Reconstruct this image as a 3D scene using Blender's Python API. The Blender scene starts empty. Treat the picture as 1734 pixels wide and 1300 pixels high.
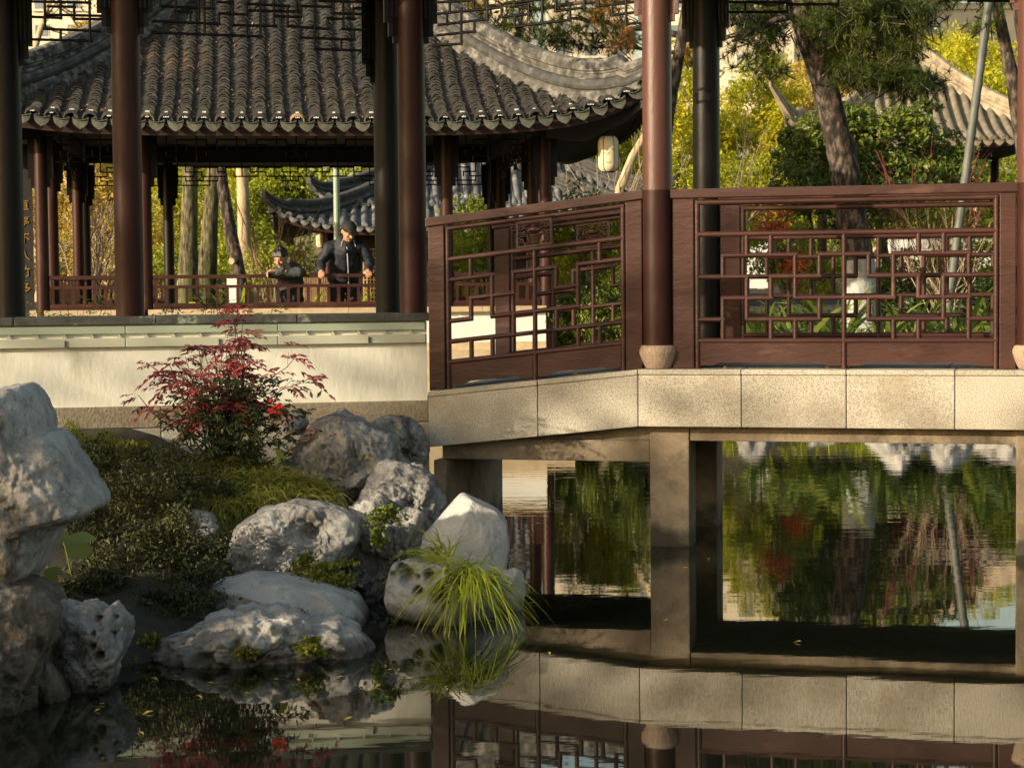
import bpy, bmesh, math, random
import numpy as np
from mathutils import Vector, Matrix, noise
R = math.radians
SC = bpy.context.scene
COL = SC.collection

# ---------------------------------------------------------------- camera, world, sun
F = 3500.0
CAMH = 1.51
PITCH, ROLL = math.atan(175 / F), R(0.5)
cp, sp, cr, sr = math.cos(PITCH), math.sin(PITCH), math.cos(ROLL), math.sin(ROLL)
FWD = np.array([0, cp, -sp]); UP0 = np.array([0, sp, cp]); RT0 = np.array([1.0, 0, 0])
RT = cr * RT0 - sr * UP0
UP = sr * RT0 + cr * UP0
cd = bpy.data.cameras.new('camera')
cam = bpy.data.objects.new('camera', cd); COL.objects.link(cam)
M = Matrix(((RT[0], UP[0], -FWD[0], 0), (RT[1], UP[1], -FWD[1], 0), (RT[2], UP[2], -FWD[2], CAMH), (0, 0, 0, 1)))
cam.matrix_world = M
cd.sensor_width = 36; cd.lens = 36 * F / 1734; cd.clip_start = .1; cd.clip_end = 2000
cd.dof.use_dof = True; cd.dof.focus_distance = 12.0; cd.dof.aperture_fstop = 10.0
SC.camera = cam

SUN_EL, SUN_AZ = 17.0, 57.0          # azimuth: degrees left of straight-behind the camera
sd = Vector((math.sin(R(SUN_AZ)) * math.cos(R(SUN_EL)), math.cos(R(SUN_AZ)) * math.cos(R(SUN_EL)), -math.sin(R(SUN_EL))))
w = bpy.data.worlds.new('World'); SC.world = w; w.use_nodes = True
nt = w.node_tree
sky = nt.nodes.new('ShaderNodeTexSky'); sky.sky_type = 'NISHITA'; sky.sun_disc = False
sky.sun_elevation = R(SUN_EL); sky.sun_rotation = R(180 + SUN_AZ)
sky.air_density = 1.3; sky.dust_density = 2.5; sky.ozone_density = .6
bg = nt.nodes['Background']; wb = nt.nodes.new('ShaderNodeMix'); wb.data_type = 'RGBA'; wb.blend_type = 'MULTIPLY'; wb.inputs[0].default_value = 1.0
wb.inputs[7].default_value = (1.0, .94, .83, 1)     # warm white balance of the photograph
nt.links.new(sky.outputs[0], wb.inputs[6]); nt.links.new(wb.outputs[2], bg.inputs[0]); bg.inputs[1].default_value = .15
sl = bpy.data.lights.new('sun', 'SUN'); sl.energy = 5.0; sl.angle = R(.55); sl.color = (1, .84, .60)
so = bpy.data.objects.new('sun', sl); COL.objects.link(so)
so.rotation_euler = sd.to_track_quat('-Z', 'Y').to_euler(); so.location = (-20, -14, 14)
SC.view_settings.view_transform = 'Standard'; SC.view_settings.look = 'None'
SC.view_settings.gamma = 1; SC.view_settings.use_curve_mapping = False
SC.view_settings.exposure = 0.6
try:
    SC.cycles.max_bounces = 6; SC.cycles.diffuse_bounces = 3; SC.cycles.glossy_bounces = 3
    SC.cycles.transmission_bounces = 3; SC.cycles.transparent_max_bounces = 4
    SC.cycles.caustics_reflective = False; SC.cycles.caustics_refractive = False
except Exception:
    pass

def ray(px, py):
    d = FWD + (px - 867) / F * RT - (py - 650) / F * UP
    return d
def P(px, py, Y):
    d = ray(px, py); d = d * (Y / d[1])
    return Vector((d[0], d[1], d[2] + CAMH))
def Pz(px, py, z=0.0):
    d = ray(px, py); s = (z - CAMH) / d[2]
    return Vector((d[0] * s, d[1] * s, z))
def PX(n, Y):            # pixels of the photograph to metres at depth Y
    return n * Y / F

# ---------------------------------------------------------------- materials
def _n(t, k, **kw):
    n = t.nodes.new(k)
    for a, b in kw.items(): setattr(n, a, b)
    return n
def ramp(t, stops):
    r = _n(t, 'ShaderNodeValToRGB'); cr_ = r.color_ramp
    while len(cr_.elements) < len(stops): cr_.elements.new(.5)
    for e, (p, c) in zip(cr_.elements, stops):
        e.position = p; e.color = (*c, 1)
    return r
MATS = {}
def mat(name, stops, scale=6, rough=.6, bump=.2, bscale=None, detail=6, stretch=(1, 1, 1), spec=.5, rand=0.0, coat=0.0,
        stain=None, stain_scale=2.0, stain_lo=.5, stain_hi=.62, dist=0.0, island=0.0, wet=None):
    m = bpy.data.materials.new(name); m.use_nodes = True; t = m.node_tree
    b = t.nodes['Principled BSDF']
    tc = _n(t, 'ShaderNodeTexCoord'); mp = _n(t, 'ShaderNodeMapping'); mp.inputs['Scale'].default_value = stretch
    t.links.new(tc.outputs['Object'], mp.inputs[0])
    if rand:
        oi = _n(t, 'ShaderNodeObjectInfo'); mu = _n(t, 'ShaderNodeMath', operation='MULTIPLY'); mu.inputs[1].default_value = 37.0
        t.links.new(oi.outputs['Random'], mu.inputs[0])
        cx = _n(t, 'ShaderNodeCombineXYZ'); t.links.new(mu.outputs[0], cx.inputs[0]); t.links.new(mu.outputs[0], cx.inputs[1])
        t.links.new(cx.outputs[0], mp.inputs['Location'])
    no = _n(t, 'ShaderNodeTexNoise'); no.inputs['Scale'].default_value = scale; no.inputs['Detail'].default_value = detail
    no.inputs['Roughness'].default_value = .62; no.inputs['Distortion'].default_value = dist
    t.links.new(mp.outputs[0], no.inputs['Vector'])
    rp = ramp(t, stops); t.links.new(no.outputs['Fac'], rp.inputs[0])
    col = rp.outputs[0]
    if stain:
        n2 = _n(t, 'ShaderNodeTexNoise'); n2.inputs['Scale'].default_value = stain_scale; n2.inputs['Detail'].default_value = 5
        n2.inputs['Roughness'].default_value = .65
        t.links.new(mp.outputs[0], n2.inputs['Vector'])
        r2 = ramp(t, [(stain_lo, (0, 0, 0)), (stain_hi, (1, 1, 1))]); t.links.new(n2.outputs['Fac'], r2.inputs[0])
        mx = _n(t, 'ShaderNodeMix', data_type='RGBA'); t.links.new(r2.outputs[0], mx.inputs[0]); t.links.new(col, mx.inputs[6])
        mx.inputs[7].default_value = (*stain, 1); col = mx.outputs[2]
    if rand:
        hs = _n(t, 'ShaderNodeHueSaturation'); mr = _n(t, 'ShaderNodeMapRange')
        mr.inputs['To Min'].default_value = 1 - rand; mr.inputs['To Max'].default_value = 1 + rand
        t.links.new(oi.outputs['Random'], mr.inputs['Value']); t.links.new(mr.outputs[0], hs.inputs['Value'])
        t.links.new(col, hs.inputs['Color']); col = hs.outputs[0]
    if wet:
        sz = _n(t, 'ShaderNodeSeparateXYZ'); t.links.new(tc.outputs['Object'], sz.inputs[0]); nw = _n(t, 'ShaderNodeTexNoise'); nw.inputs['Scale'].default_value = 7; nw.inputs['Detail'].default_value = 5
        t.links.new(tc.outputs['Object'], nw.inputs['Vector']); ma = _n(t, 'ShaderNodeMath', operation='MULTIPLY_ADD'); t.links.new(nw.outputs['Fac'], ma.inputs[0]); ma.inputs[1].default_value = -.28; t.links.new(sz.outputs['Z'], ma.inputs[2])
        mw = _n(t, 'ShaderNodeMapRange'); mw.inputs['From Min'].default_value = wet - .10; mw.inputs['From Max'].default_value = wet - .19; mw.inputs['To Max'].default_value = .85; t.links.new(ma.outputs[0], mw.inputs['Value'])
        xw = _n(t, 'ShaderNodeMix', data_type='RGBA'); t.links.new(mw.outputs[0], xw.inputs[0]); t.links.new(col, xw.inputs[6]); xw.inputs[7].default_value = (.028, .03, .016, 1); col = xw.outputs[2]
    if island:
        ge = _n(t, 'ShaderNodeNewGeometry'); h2 = _n(t, 'ShaderNodeHueSaturation'); m2 = _n(t, 'ShaderNodeMapRange')
        m2.inputs['To Min'].default_value = 1 - island; m2.inputs['To Max'].default_value = 1 + island
        t.links.new(ge.outputs['Random Per Island'], m2.inputs['Value']); t.links.new(m2.outputs[0], h2.inputs['Value']); t.links.new(col, h2.inputs['Color']); col = h2.outputs[0]
    t.links.new(col, b.inputs['Base Color'])
    b.inputs['Roughness'].default_value = rough; b.inputs['Specular IOR Level'].default_value = spec
    if coat: b.inputs['Coat Weight'].default_value = coat; b.inputs['Coat Roughness'].default_value = .25
    if bump:
        n3 = _n(t, 'ShaderNodeTexNoise'); n3.inputs['Scale'].default_value = bscale or scale * 3; n3.inputs['Detail'].default_value = 8
        n3.inputs['Roughness'].default_value = .65
        t.links.new(mp.outputs[0], n3.inputs['Vector'])
        bm_ = _n(t, 'ShaderNodeBump'); bm_.inputs['Strength'].default_value = bump; bm_.inputs['Distance'].default_value = .02
        t.links.new(n3.outputs['Fac'], bm_.inputs['Height']); t.links.new(bm_.outputs[0], b.inputs['Normal'])
    MATS[name] = m
    return m
def leafmat(name, stops, rough=.5, trans=.35, tcol=None, scale=None):
    m = bpy.data.materials.new(name); m.use_nodes = True; t = m.node_tree
    b = t.nodes['Principled BSDF']; g = _n(t, 'ShaderNodeNewGeometry')
    rp = ramp(t, stops)
    tc = _n(t, 'ShaderNodeTexCoord'); no = _n(t, 'ShaderNodeTexNoise'); no.inputs['Scale'].default_value = scale or 1.2; no.inputs['Detail'].default_value = 3
    t.links.new(tc.outputs['Object'], no.inputs['Vector'])
    mx = _n(t, 'ShaderNodeMix', data_type='FLOAT'); mx.inputs[0].default_value = .5
    ns = _n(t, 'ShaderNodeMapRange'); ns.inputs['From Min'].default_value = .3; ns.inputs['From Max'].default_value = .7
    t.links.new(no.outputs['Fac'], ns.inputs['Value'])
    t.links.new(g.outputs['Random Per Island'], mx.inputs[2]); t.links.new(ns.outputs[0], mx.inputs[3])
    t.links.new(mx.outputs[0], rp.inputs[0])
    t.links.new(rp.outputs[0], b.inputs['Base Color']); b.inputs['Roughness'].default_value = rough
    b.inputs['Specular IOR Level'].default_value = .35
    tr = _n(t, 'ShaderNodeBsdfTranslucent'); t.links.new(rp.outputs[0], tr.inputs[0])
    ms = _n(t, 'ShaderNodeMixShader'); ms.inputs[0].default_value = trans
    t.links.new(b.outputs[0], ms.inputs[1]); t.links.new(tr.outputs[0], ms.inputs[2])
    t.links.new(ms.outputs[0], t.nodes['Material Output'].inputs['Surface'])
    MATS[name] = m; return m

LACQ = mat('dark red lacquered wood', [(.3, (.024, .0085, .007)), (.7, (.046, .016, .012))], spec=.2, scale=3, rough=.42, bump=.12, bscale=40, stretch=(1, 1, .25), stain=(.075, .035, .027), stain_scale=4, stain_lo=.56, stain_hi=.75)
LACQL = mat('lighter red lacquered wood', [(.3, (.072, .027, .019)), (.7, (.115, .045, .032))], scale=3, rough=.4, bump=.15, bscale=40, stretch=(1, 1, .25), stain=(.15, .068, .05), stain_scale=6, stain_lo=.6, stain_hi=.75)  # lighter red lacquer, kept for the front bridge columns
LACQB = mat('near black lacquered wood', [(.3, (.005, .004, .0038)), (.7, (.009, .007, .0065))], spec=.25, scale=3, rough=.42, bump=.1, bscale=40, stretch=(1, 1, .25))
RAIL = mat('reddish brown painted rail wood', [(.3, (.032, .0112, .0088)), (.7, (.060, .0215, .016))], spec=.3, scale=5, rough=.46, bump=.2, bscale=30, stretch=(.3, 1, 1), stain=(.105, .05, .038), stain_scale=6, stain_lo=.57, stain_hi=.72)
DARKW = mat('dark stained timber', [(.3, (.006, .0045, .004)), (.7, (.012, .009, .008))], scale=4, rough=.6, bump=.1)
PLASTER = mat('cream lime plaster', [(.35, (.70, .68, .58)), (.7, (.80, .78, .69))], scale=1.7, rough=.85, bump=.25, bscale=18, stretch=(1, 1, .4), stain=(.50, .475, .37), stain_scale=4.2, stain_lo=.53, stain_hi=.74)
GRANITE = mat('speckled granite', [(.36, (.24, .215, .17)), (.48, (.41, .375, .31)), (.62, (.52, .48, .40))], scale=150, rough=.75, bump=.2, bscale=170, detail=2, rand=.16, stain=(.30, .24, .155), stain_scale=3.0, stain_lo=.5, stain_hi=.80)
CAPST = mat('dark weathered cap stone', [(.3, (.035, .036, .032)), (.7, (.085, .086, .074))], scale=9, rough=.8, bump=.4, rand=.15, stain=(.30, .32, .27), stain_scale=5, stain_lo=.62, stain_hi=.7)
BASEST = mat('rough brown base stone', [(.3, (.19, .155, .11)), (.7, (.33, .28, .205))], scale=40, rough=.9, bump=.6, bscale=70, rand=.1)
CONC = mat('stained brown concrete', wet=.12, stops=[(.3, (.17, .13, .088)), (.7, (.34, .27, .19))], scale=5, rough=.85, bump=.5, bscale=50, stain=(.05, .045, .028), stain_scale=2.6, stain_lo=.5, stain_hi=.7)
SLATEF = mat('blue grey floor slab', [(.3, (.10, .12, .13)), (.7, (.17, .19, .20))], scale=9, rough=.45, bump=.2)
CHAN = mat('pale green metal channel', [(.3, (.30, .36, .28)), (.7, (.38, .43, .34))], scale=3, rough=.4, bump=.02)
CHAN2 = mat('pale beige metal channel', [(.3, (.42, .43, .33)), (.7, (.52, .52, .42))], scale=3, rough=.4, bump=.02)
def rockmat(name, lo, mid, hi, dark, sc=3.0, moss=None, vein=.3):
    m = bpy.data.materials.new(name); m.use_nodes = True; t = m.node_tree; b = t.nodes['Principled BSDF']; b.inputs['Roughness'].default_value = .82; b.inputs['Specular IOR Level'].default_value = .3
    tc = _n(t, 'ShaderNodeTexCoord')
    def nz(scale, det, rough=.65, dist=0.0):
        n = _n(t, 'ShaderNodeTexNoise'); n.inputs['Scale'].default_value = scale; n.inputs['Detail'].default_value = det; n.inputs['Roughness'].default_value = rough; n.inputs['Distortion'].default_value = dist
        t.links.new(tc.outputs['Object'], n.inputs['Vector']); return n.outputs['Fac']
    def mixc(f, c1, c2):
        x = _n(t, 'ShaderNodeMix', data_type='RGBA'); t.links.new(f, x.inputs[0]); t.links.new(c1, x.inputs[6]); x.inputs[7].default_value = (*c2, 1); return x.outputs[2]
    r1 = ramp(t, [(.34, lo), (.50, mid), (.66, hi)]); t.links.new(nz(sc * 1.3, 12, .72, .4), r1.inputs[0]); col = r1.outputs[0]
    f2 = ramp(t, [(.56, (0, 0, 0)), (.66, (.85, .85, .85))]); t.links.new(nz(sc * .9, 9, .7, .8), f2.inputs[0]); col = mixc(f2.outputs[0], col, dark)
    f3 = ramp(t, [(.470, (0, 0, 0)), (.495, (vein, vein, vein)), (.505, (vein, vein, vein)), (.53, (0, 0, 0))]); v = nz(sc * 1.6, 6, .6, 1.2); t.links.new(v, f3.inputs[0]); col = mixc(f3.outputs[0], col, tuple(q * 1.3 for q in dark))
    f4 = ramp(t, [(.62, (0, 0, 0)), (.70, (.7, .7, .7))]); t.links.new(nz(sc * 9, 4), f4.inputs[0]); col = mixc(f4.outputs[0], col, tuple(min(q * 1.35, .62) for q in hi))
    f5 = ramp(t, [(.30, (.6, .6, .6)), (.37, (0, 0, 0))]); t.links.new(nz(sc * 14, 3), f5.inputs[0]); col = mixc(f5.outputs[0], col, dark)
    if moss:
        f6 = ramp(t, [(.60, (0, 0, 0)), (.72, (.6, .6, .6))]); t.links.new(nz(sc * .6, 5), f6.inputs[0]); col = mixc(f6.outputs[0], col, moss)
    sz = _n(t, 'ShaderNodeSeparateXYZ'); t.links.new(tc.outputs['Object'], sz.inputs[0]); ma = _n(t, 'ShaderNodeMath', operation='MULTIPLY_ADD'); t.links.new(nz(6, 4), ma.inputs[0]); ma.inputs[1].default_value = -.14; t.links.new(sz.outputs['Z'], ma.inputs[2])
    mw = _n(t, 'ShaderNodeMapRange'); mw.inputs['From Min'].default_value = .01; mw.inputs['From Max'].default_value = -.045; mw.inputs['To Max'].default_value = .8; t.links.new(ma.outputs[0], mw.inputs['Value'])
    col = mixc(mw.outputs[0], col, (.05, .042, .028))
    t.links.new(col, b.inputs['Base Color'])
    b1 = _n(t, 'ShaderNodeBump'); b1.inputs['Strength'].default_value = 1.0; b1.inputs['Distance'].default_value = .05; t.links.new(nz(sc * 3.5, 12, .7), b1.inputs['Height'])
    vo = _n(t, 'ShaderNodeTexVoronoi'); vo.inputs['Scale'].default_value = sc * 6; t.links.new(tc.outputs['Object'], vo.inputs['Vector'])
    b2 = _n(t, 'ShaderNodeBump'); b2.inputs['Strength'].default_value = .35; b2.inputs['Distance'].default_value = .02; t.links.new(vo.outputs['Distance'], b2.inputs['Height']); t.links.new(b1.outputs[0], b2.inputs['Normal'])
    t.links.new(b2.outputs[0], b.inputs['Normal']); MATS[name] = m; return m
ROCK = rockmat('weathered limestone', (.12, .115, .108), (.30, .29, .275), (.50, .485, .46), (.04, .036, .032))
ROCKL = rockmat('pale weathered limestone', (.24, .23, .215), (.43, .415, .39), (.60, .585, .555), (.09, .078, .068), 2.6, None, .06)
ROCKS = rockmat('smooth pale grey limestone', (.33, .32, .30), (.44, .43, .41), (.54, .525, .50), (.22, .20, .175), 1.6, None, .12)
ROCKB = rockmat('brownish wet limestone', (.07, .057, .043), (.165, .138, .108), (.32, .275, .22), (.04, .032, .022), 3.2, (.07, .075, .03))
SOIL = mat('damp earth and leaf litter', [(.3, (.018, .014, .009)), (.7, (.05, .042, .024))], scale=14, rough=.95, bump=.8)
TILE = mat('grey clay roof tile', [(.25, (.009, .009, .009)), (.5, (.021, .021, .0205)), (.75, (.044, .042, .038))], scale=7, rough=.85, bump=.35, bscale=40, rand=.3, stain=(.24, .165, .095), stain_scale=1.1, stain_lo=.56, stain_hi=.66)  # orange-brown stain patches also stand in for sun dapples on the roof
TILES = mat('grey clay roof tile rows', [(.25, (.009, .009, .009)), (.5, (.021, .021, .0205)), (.75, (.044, .042, .038))], island=.45, scale=11, rough=.85, bump=.35, bscale=40, stain=(.11, .068, .038), stain_scale=.9, stain_lo=.54, stain_hi=.66)  # same patches here: brown staining with sun dapples put into the colour
TILEE = mat('worn pale tile edge', [(.3, (.024, .0235, .021)), (.7, (.085, .081, .070))], scale=20, rough=.85, bump=.2, island=.4)
TILEM = mat('mossy drip tile', [(.25, (.04, .043, .034)), (.5, (.08, .085, .065)), (.75, (.135, .135, .11))], scale=14, rough=.8, bump=.3, rand=.25)
RIDGE = mat('weathered ridge mortar', [(.38, (.012, .012, .0115)), (.5, (.07, .068, .063)), (.64, (.22, .21, .19))], scale=11, rough=.9, bump=.5, bscale=45, detail=10, stain=(.14, .134, .118), stain_scale=1.2, stain_lo=.45, stain_hi=.8)
RIDGED = mat('dark ridge roll', [(.32, (.025, .026, .026)), (.6, (.065, .065, .062)), (.75, (.20, .195, .18))], scale=9, rough=.85, bump=.4)
WHITEP = mat('white mortar', [(.3, (.68, .68, .66)), (.7, (.8, .8, .77))], scale=9, rough=.7, bump=.1)
REDB = mat('faded red eave board', [(.3, (.018, .008, .0065)), (.7, (.05, .018, .013))], scale=6, rough=.6, bump=.2)
TANST = mat('warm tan stone', [(.3, (.40, .31, .19)), (.7, (.55, .44, .29))], scale=9, rough=.8, bump=.3, rand=.08)
WHITEW = mat('white limewash', [(.3, (.66, .65, .61)), (.7, (.78, .77, .73))], scale=3, rough=.85, bump=.1)
LANT = mat('cream paper lantern skin', [(.3, (.62, .52, .33)), (.7, (.72, .62, .42))], scale=5, rough=.6, bump=.05)
BARKM = mat('mossy fissured bark', [(.38, (.014, .011, .007)), (.5, (.085, .075, .038)), (.62, (.20, .17, .10))], scale=20, rough=.95, bump=1.0, bscale=16, stretch=(1, 1, .22), stain=(.07, .09, .025), stain_scale=1.6, stain_lo=.46, stain_hi=.6)
BARKD = mat('dark scaly bark', [(.40, (.010, .008, .006)), (.5, (.045, .033, .026)), (.60, (.14, .105, .082))], scale=15, rough=.95, bump=1.0, bscale=20, stretch=(1, 1, .4))
BARKP = mat('pale sunlit bark', [(.3, (.20, .14, .08)), (.55, (.42, .33, .21)), (.75, (.55, .46, .32))], scale=6, rough=.9, bump=.6, bscale=14, stretch=(1, 1, .35))
LIMEW = mat('white painted trunk base', [(.3, (.30, .31, .30)), (.7, (.46, .47, .455))], scale=8, rough=.9, bump=.9, stretch=(1, 1, .4), stain=(.16, .15, .12), stain_scale=5, stain_lo=.55, stain_hi=.68)
TWIG = mat('bare grey brown twig', [(.3, (.20, .14, .09)), (.7, (.42, .33, .22))], scale=20, rough=.8, bump=0)
TWIGD = mat('dark twig', [(.3, (.03, .022, .018)), (.7, (.07, .05, .04))], scale=20, rough=.8, bump=0)
REDTW = mat('red twig', [(.3, (.16, .02, .03)), (.7, (.30, .05, .07))], scale=20, rough=.7, bump=0)
BAMB = mat('grey bamboo pole', [(.3, (.06, .068, .06)), (.7, (.13, .138, .12))], scale=14, rough=.6, bump=.1, stretch=(1, 1, .2))
LAMPM = mat('pale green painted metal', [(.3, (.22, .29, .23)), (.7, (.30, .36, .29))], scale=3, rough=.4, bump=0)
BUILD = mat('pale apartment render', [(.3, (.60, .52, .40)), (.7, (.70, .62, .49))], scale=.6, rough=.9, bump=.05, bscale=4)
GLASSD = mat('grey window glass', [(.3, (.14, .17, .19)), (.7, (.22, .25, .27))], scale=1, rough=.15, bump=0)
SKIN = mat('skin', [(.3, (.42, .22, .13)), (.7, (.52, .29, .17))], scale=12, rough=.5, bump=.05)
HAIR = mat('black hair', [(.3, (.008, .007, .006)), (.7, (.02, .017, .015))], scale=40, rough=.45, bump=.3)
NAVY = mat('dark navy jacket cloth', [(.3, (.006, .009, .016)), (.7, (.014, .019, .030))], scale=6, rough=.7, bump=.5, bscale=12)
GREYC = mat('blue grey hooded jacket cloth', [(.3, (.035, .045, .05)), (.7, (.07, .085, .09))], scale=6, rough=.8, bump=.5, bscale=12)
BEIGEC = mat('beige sleeve cloth', [(.3, (.40, .32, .22)), (.7, (.52, .43, .31))], scale=6, rough=.8, bump=.4, bscale=12)
BLACKC = mat('black cloth', [(.3, (.008, .008, .009)), (.7, (.018, .018, .02))], scale=6, rough=.8, bump=.3, bscale=12)
CARDM = mat('white cord', [(.3, (.5, .5, .5)), (.7, (.6, .6, .6))], scale=6, rough=.6, bump=0)
GOLD = mat('gilt lettering', [(.3, (.22, .13, .03)), (.7, (.34, .21, .05))], scale=9, rough=.4, bump=0)
HONEY = mat('honey coloured window lattice', [(.3, (.50, .30, .10)), (.7, (.62, .40, .16))], scale=9, rough=.5, bump=0)
REDF = mat('vivid red petals', [(.3, (.65, .02, .015)), (.7, (.8, .05, .03))], scale=30, rough=.5, bump=0)
FENCEW = mat('weathered bamboo slat', [(.3, (.16, .09, .05)), (.7, (.30, .19, .11))], scale=9, rough=.8, bump=.2, rand=.2)

L_YEL = leafmat('yellow green sunlit leaves', [(.12, (.16, .20, .012)), (.45, (.42, .44, .025)), (.8, (.70, .60, .035)), (1, (.78, .60, .05))], trans=.5, scale=.5)
L_OLV = leafmat('olive leaves', [(.15, (.08, .125, .010)), (.5, (.28, .33, .028)), (.9, (.55, .54, .06))], trans=.45, scale=.7)
L_GRN = leafmat('broad green leaves', [(.15, (.03, .055, .012)), (.5, (.11, .15, .02)), (.9, (.29, .33, .04))], trans=.35, rough=.35)
L_DRK = leafmat('dark green leaves', [(.15, (.015, .03, .009)), (.6, (.04, .065, .015)), (1, (.08, .10, .025))], trans=.25, rough=.4)
L_WARM = leafmat('golden dry leaves', [(.15, (.24, .17, .03)), (.5, (.52, .38, .08)), (.9, (.66, .52, .14))], trans=.4, scale=.6)
L_PINE = leafmat('pine needles', [(.1, (.016, .032, .010)), (.5, (.055, .085, .014)), (1, (.18, .20, .03))], trans=.2, scale=1.5)
L_PINEO = leafmat('orange dead pine needles', [(.1, (.18, .07, .02)), (.6, (.42, .20, .05)), (1, (.5, .28, .08))], trans=.2)
L_RED = leafmat('crimson heavenly bamboo leaves', [(.1, (.12, .022, .030)), (.45, (.38, .065, .075)), (.8, (.60, .13, .12)), (1, (.66, .22, .14))], trans=.35, scale=4)
L_REDG = leafmat('dark green and bronze leaves', [(.1, (.018, .028, .012)), (.5, (.05, .075, .018)), (.85, (.13, .14, .03)), (1, (.22, .08, .04))], trans=.3, scale=4)
L_SHRUB = leafmat('dark heather foliage', [(.1, (.016, .02, .008)), (.5, (.05, .058, .017)), (.8, (.105, .105, .027)), (1, (.20, .09, .045))], trans=.25, scale=5)
L_GRASS = leafmat('olive grass blades', [(.1, (.07, .085, .012)), (.5, (.24, .235, .035)), (1, (.46, .42, .08))], trans=.35, scale=3)
L_TUFT = leafmat('bright green grass blades', [(.1, (.18, .24, .015)), (.5, (.38, .43, .035)), (1, (.58, .56, .08))], trans=.4, scale=4)
L_CLOV = leafmat('yellow green clover leaves', [(.1, (.06, .08, .008)), (.6, (.20, .21, .02)), (1, (.34, .32, .04))], trans=.35, scale=8)
L_LILY = leafmat('pale green round leaves', [(.1, (.22, .27, .07)), (1, (.38, .42, .13))], trans=.3, scale=4)
L_BLADE = leafmat('broad strap leaves', [(.1, (.03, .055, .012)), (.5, (.10, .15, .025)), (1, (.30, .34, .06))], trans=.35, scale=2)
L_ORG = leafmat('orange red leaves', [(.1, (.30, .05, .02)), (.6, (.5, .12, .03)), (1, (.6, .22, .05))], trans=.35)

def water_mat():
    m = bpy.data.materials.new('still dark pond water'); m.use_nodes = True; t = m.node_tree
    b = t.nodes['Principled BSDF']; b.inputs['Base Color'].default_value = (.006, .008, .005, 1)
    b.inputs['Roughness'].default_value = .018; b.inputs['IOR'].default_value = 1.45; b.inputs['Specular IOR Level'].default_value = .8
    tc = _n(t, 'ShaderNodeTexCoord'); mp = _n(t, 'ShaderNodeMapping'); mp.inputs['Scale'].default_value = (1.2, 2.6, 1)
    t.links.new(tc.outputs['Object'], mp.inputs[0])
    n1 = _n(t, 'ShaderNodeTexNoise'); n1.inputs['Scale'].default_value = 2.2; n1.inputs['Detail'].default_value = 3
    n2 = _n(t, 'ShaderNodeTexNoise'); n2.inputs['Scale'].default_value = .35; n2.inputs['Detail'].default_value = 2
    t.links.new(mp.outputs[0], n1.inputs['Vector']); t.links.new(mp.outputs[0], n2.inputs['Vector'])
    sx = _n(t, 'ShaderNodeSeparateXYZ'); t.links.new(tc.outputs['Object'], sx.inputs[0])
    mr = _n(t, 'ShaderNodeMapRange'); mr.inputs['From Min'].default_value = 9; mr.inputs['From Max'].default_value = 15
    mr.inputs['To Min'].default_value = .0003; mr.inputs['To Max'].default_value = .0013
    t.links.new(sx.outputs['Y'], mr.inputs['Value'])
    mu = _n(t, 'ShaderNodeMath', operation='MULTIPLY'); t.links.new(n1.outputs['Fac'], mu.inputs[0]); t.links.new(mr.outputs[0], mu.inputs[1])
    m2 = _n(t, 'ShaderNodeMath', operation='MULTIPLY_ADD'); t.links.new(n2.outputs['Fac'], m2.inputs[0]); m2.inputs[1].default_value = .0016
    t.links.new(mu.outputs[0], m2.inputs[2])
    bp = _n(t, 'ShaderNodeBump'); bp.inputs['Strength'].default_value = 1; bp.inputs['Distance'].default_value = 1.0
    t.links.new(m2.outputs[0], bp.inputs['Height']); t.links.new(bp.outputs[0], b.inputs['Normal'])
    MATS['water'] = m; return m
WATER = water_mat()

# ---------------------------------------------------------------- mesh helpers
class MB:
    """collects vertex / face blocks and links them as one mesh object"""
    def __init__(s): s.v = []; s.f = []; s.n = 0; s.sm = []; s.mi = []
    def add(s, v, f, smooth=False, mi=None):
        v = np.asarray(v, dtype=np.float64).reshape(-1, 3)
        s.v.append(v); f = np.asarray(f, dtype=np.int64); s.f.append(f + s.n); s.sm.append((len(f), smooth)); s.mi.append(np.zeros(len(f), int) if mi is None else np.asarray(mi)); s.n += len(v); return s
    def mesh(s, name, m):
        me = bpy.data.meshes.new(name)
        v = np.concatenate(s.v); loops = np.concatenate([f.ravel() for f in s.f])
        tot = np.concatenate([np.full(len(f), f.shape[1]) for f in s.f])
        st = np.concatenate([[0], np.cumsum(tot)[:-1]])
        me.vertices.add(len(v)); me.vertices.foreach_set('co', v.ravel())
        me.loops.add(len(loops)); me.loops.foreach_set('vertex_index', loops)
        me.polygons.add(len(tot)); me.polygons.foreach_set('loop_start', st)
        me.update(calc_edges=True)
        sm = np.concatenate([np.full(k, b) for k, b in s.sm]); me.polygons.foreach_set('use_smooth', sm)
        for q in (m if isinstance(m, (list, tuple)) else [m]): me.materials.append(q)
        me.polygons.foreach_set('material_index', np.concatenate(s.mi)); me.validate(); me.update()
        return me
    def build(s, name, m, parent=None, label=None):
        return obj(name, s.mesh(name, m), parent, label)
def obj(name, me, parent=None, label=None):
    o = bpy.data.objects.new(name, me); COL.objects.link(o)
    if parent is not None: o.parent = parent
    if label: o['label'] = label
    return o
def tag(o, label=None, cat=None, group=None, kind=None):
    if label: o['label'] = label
    if cat: o['category'] = cat
    if group: o['group'] = group
    if kind: o['kind'] = kind
    return o
def thing(name, label, cat, loc=(0, 0, 0), rz=0, group=None):
    o = bpy.data.objects.new(name, None); COL.objects.link(o); o.location = loc; o.rotation_euler = (0, 0, rz)
    o.empty_display_size = .1
    return tag(o, label, cat, group)
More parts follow.
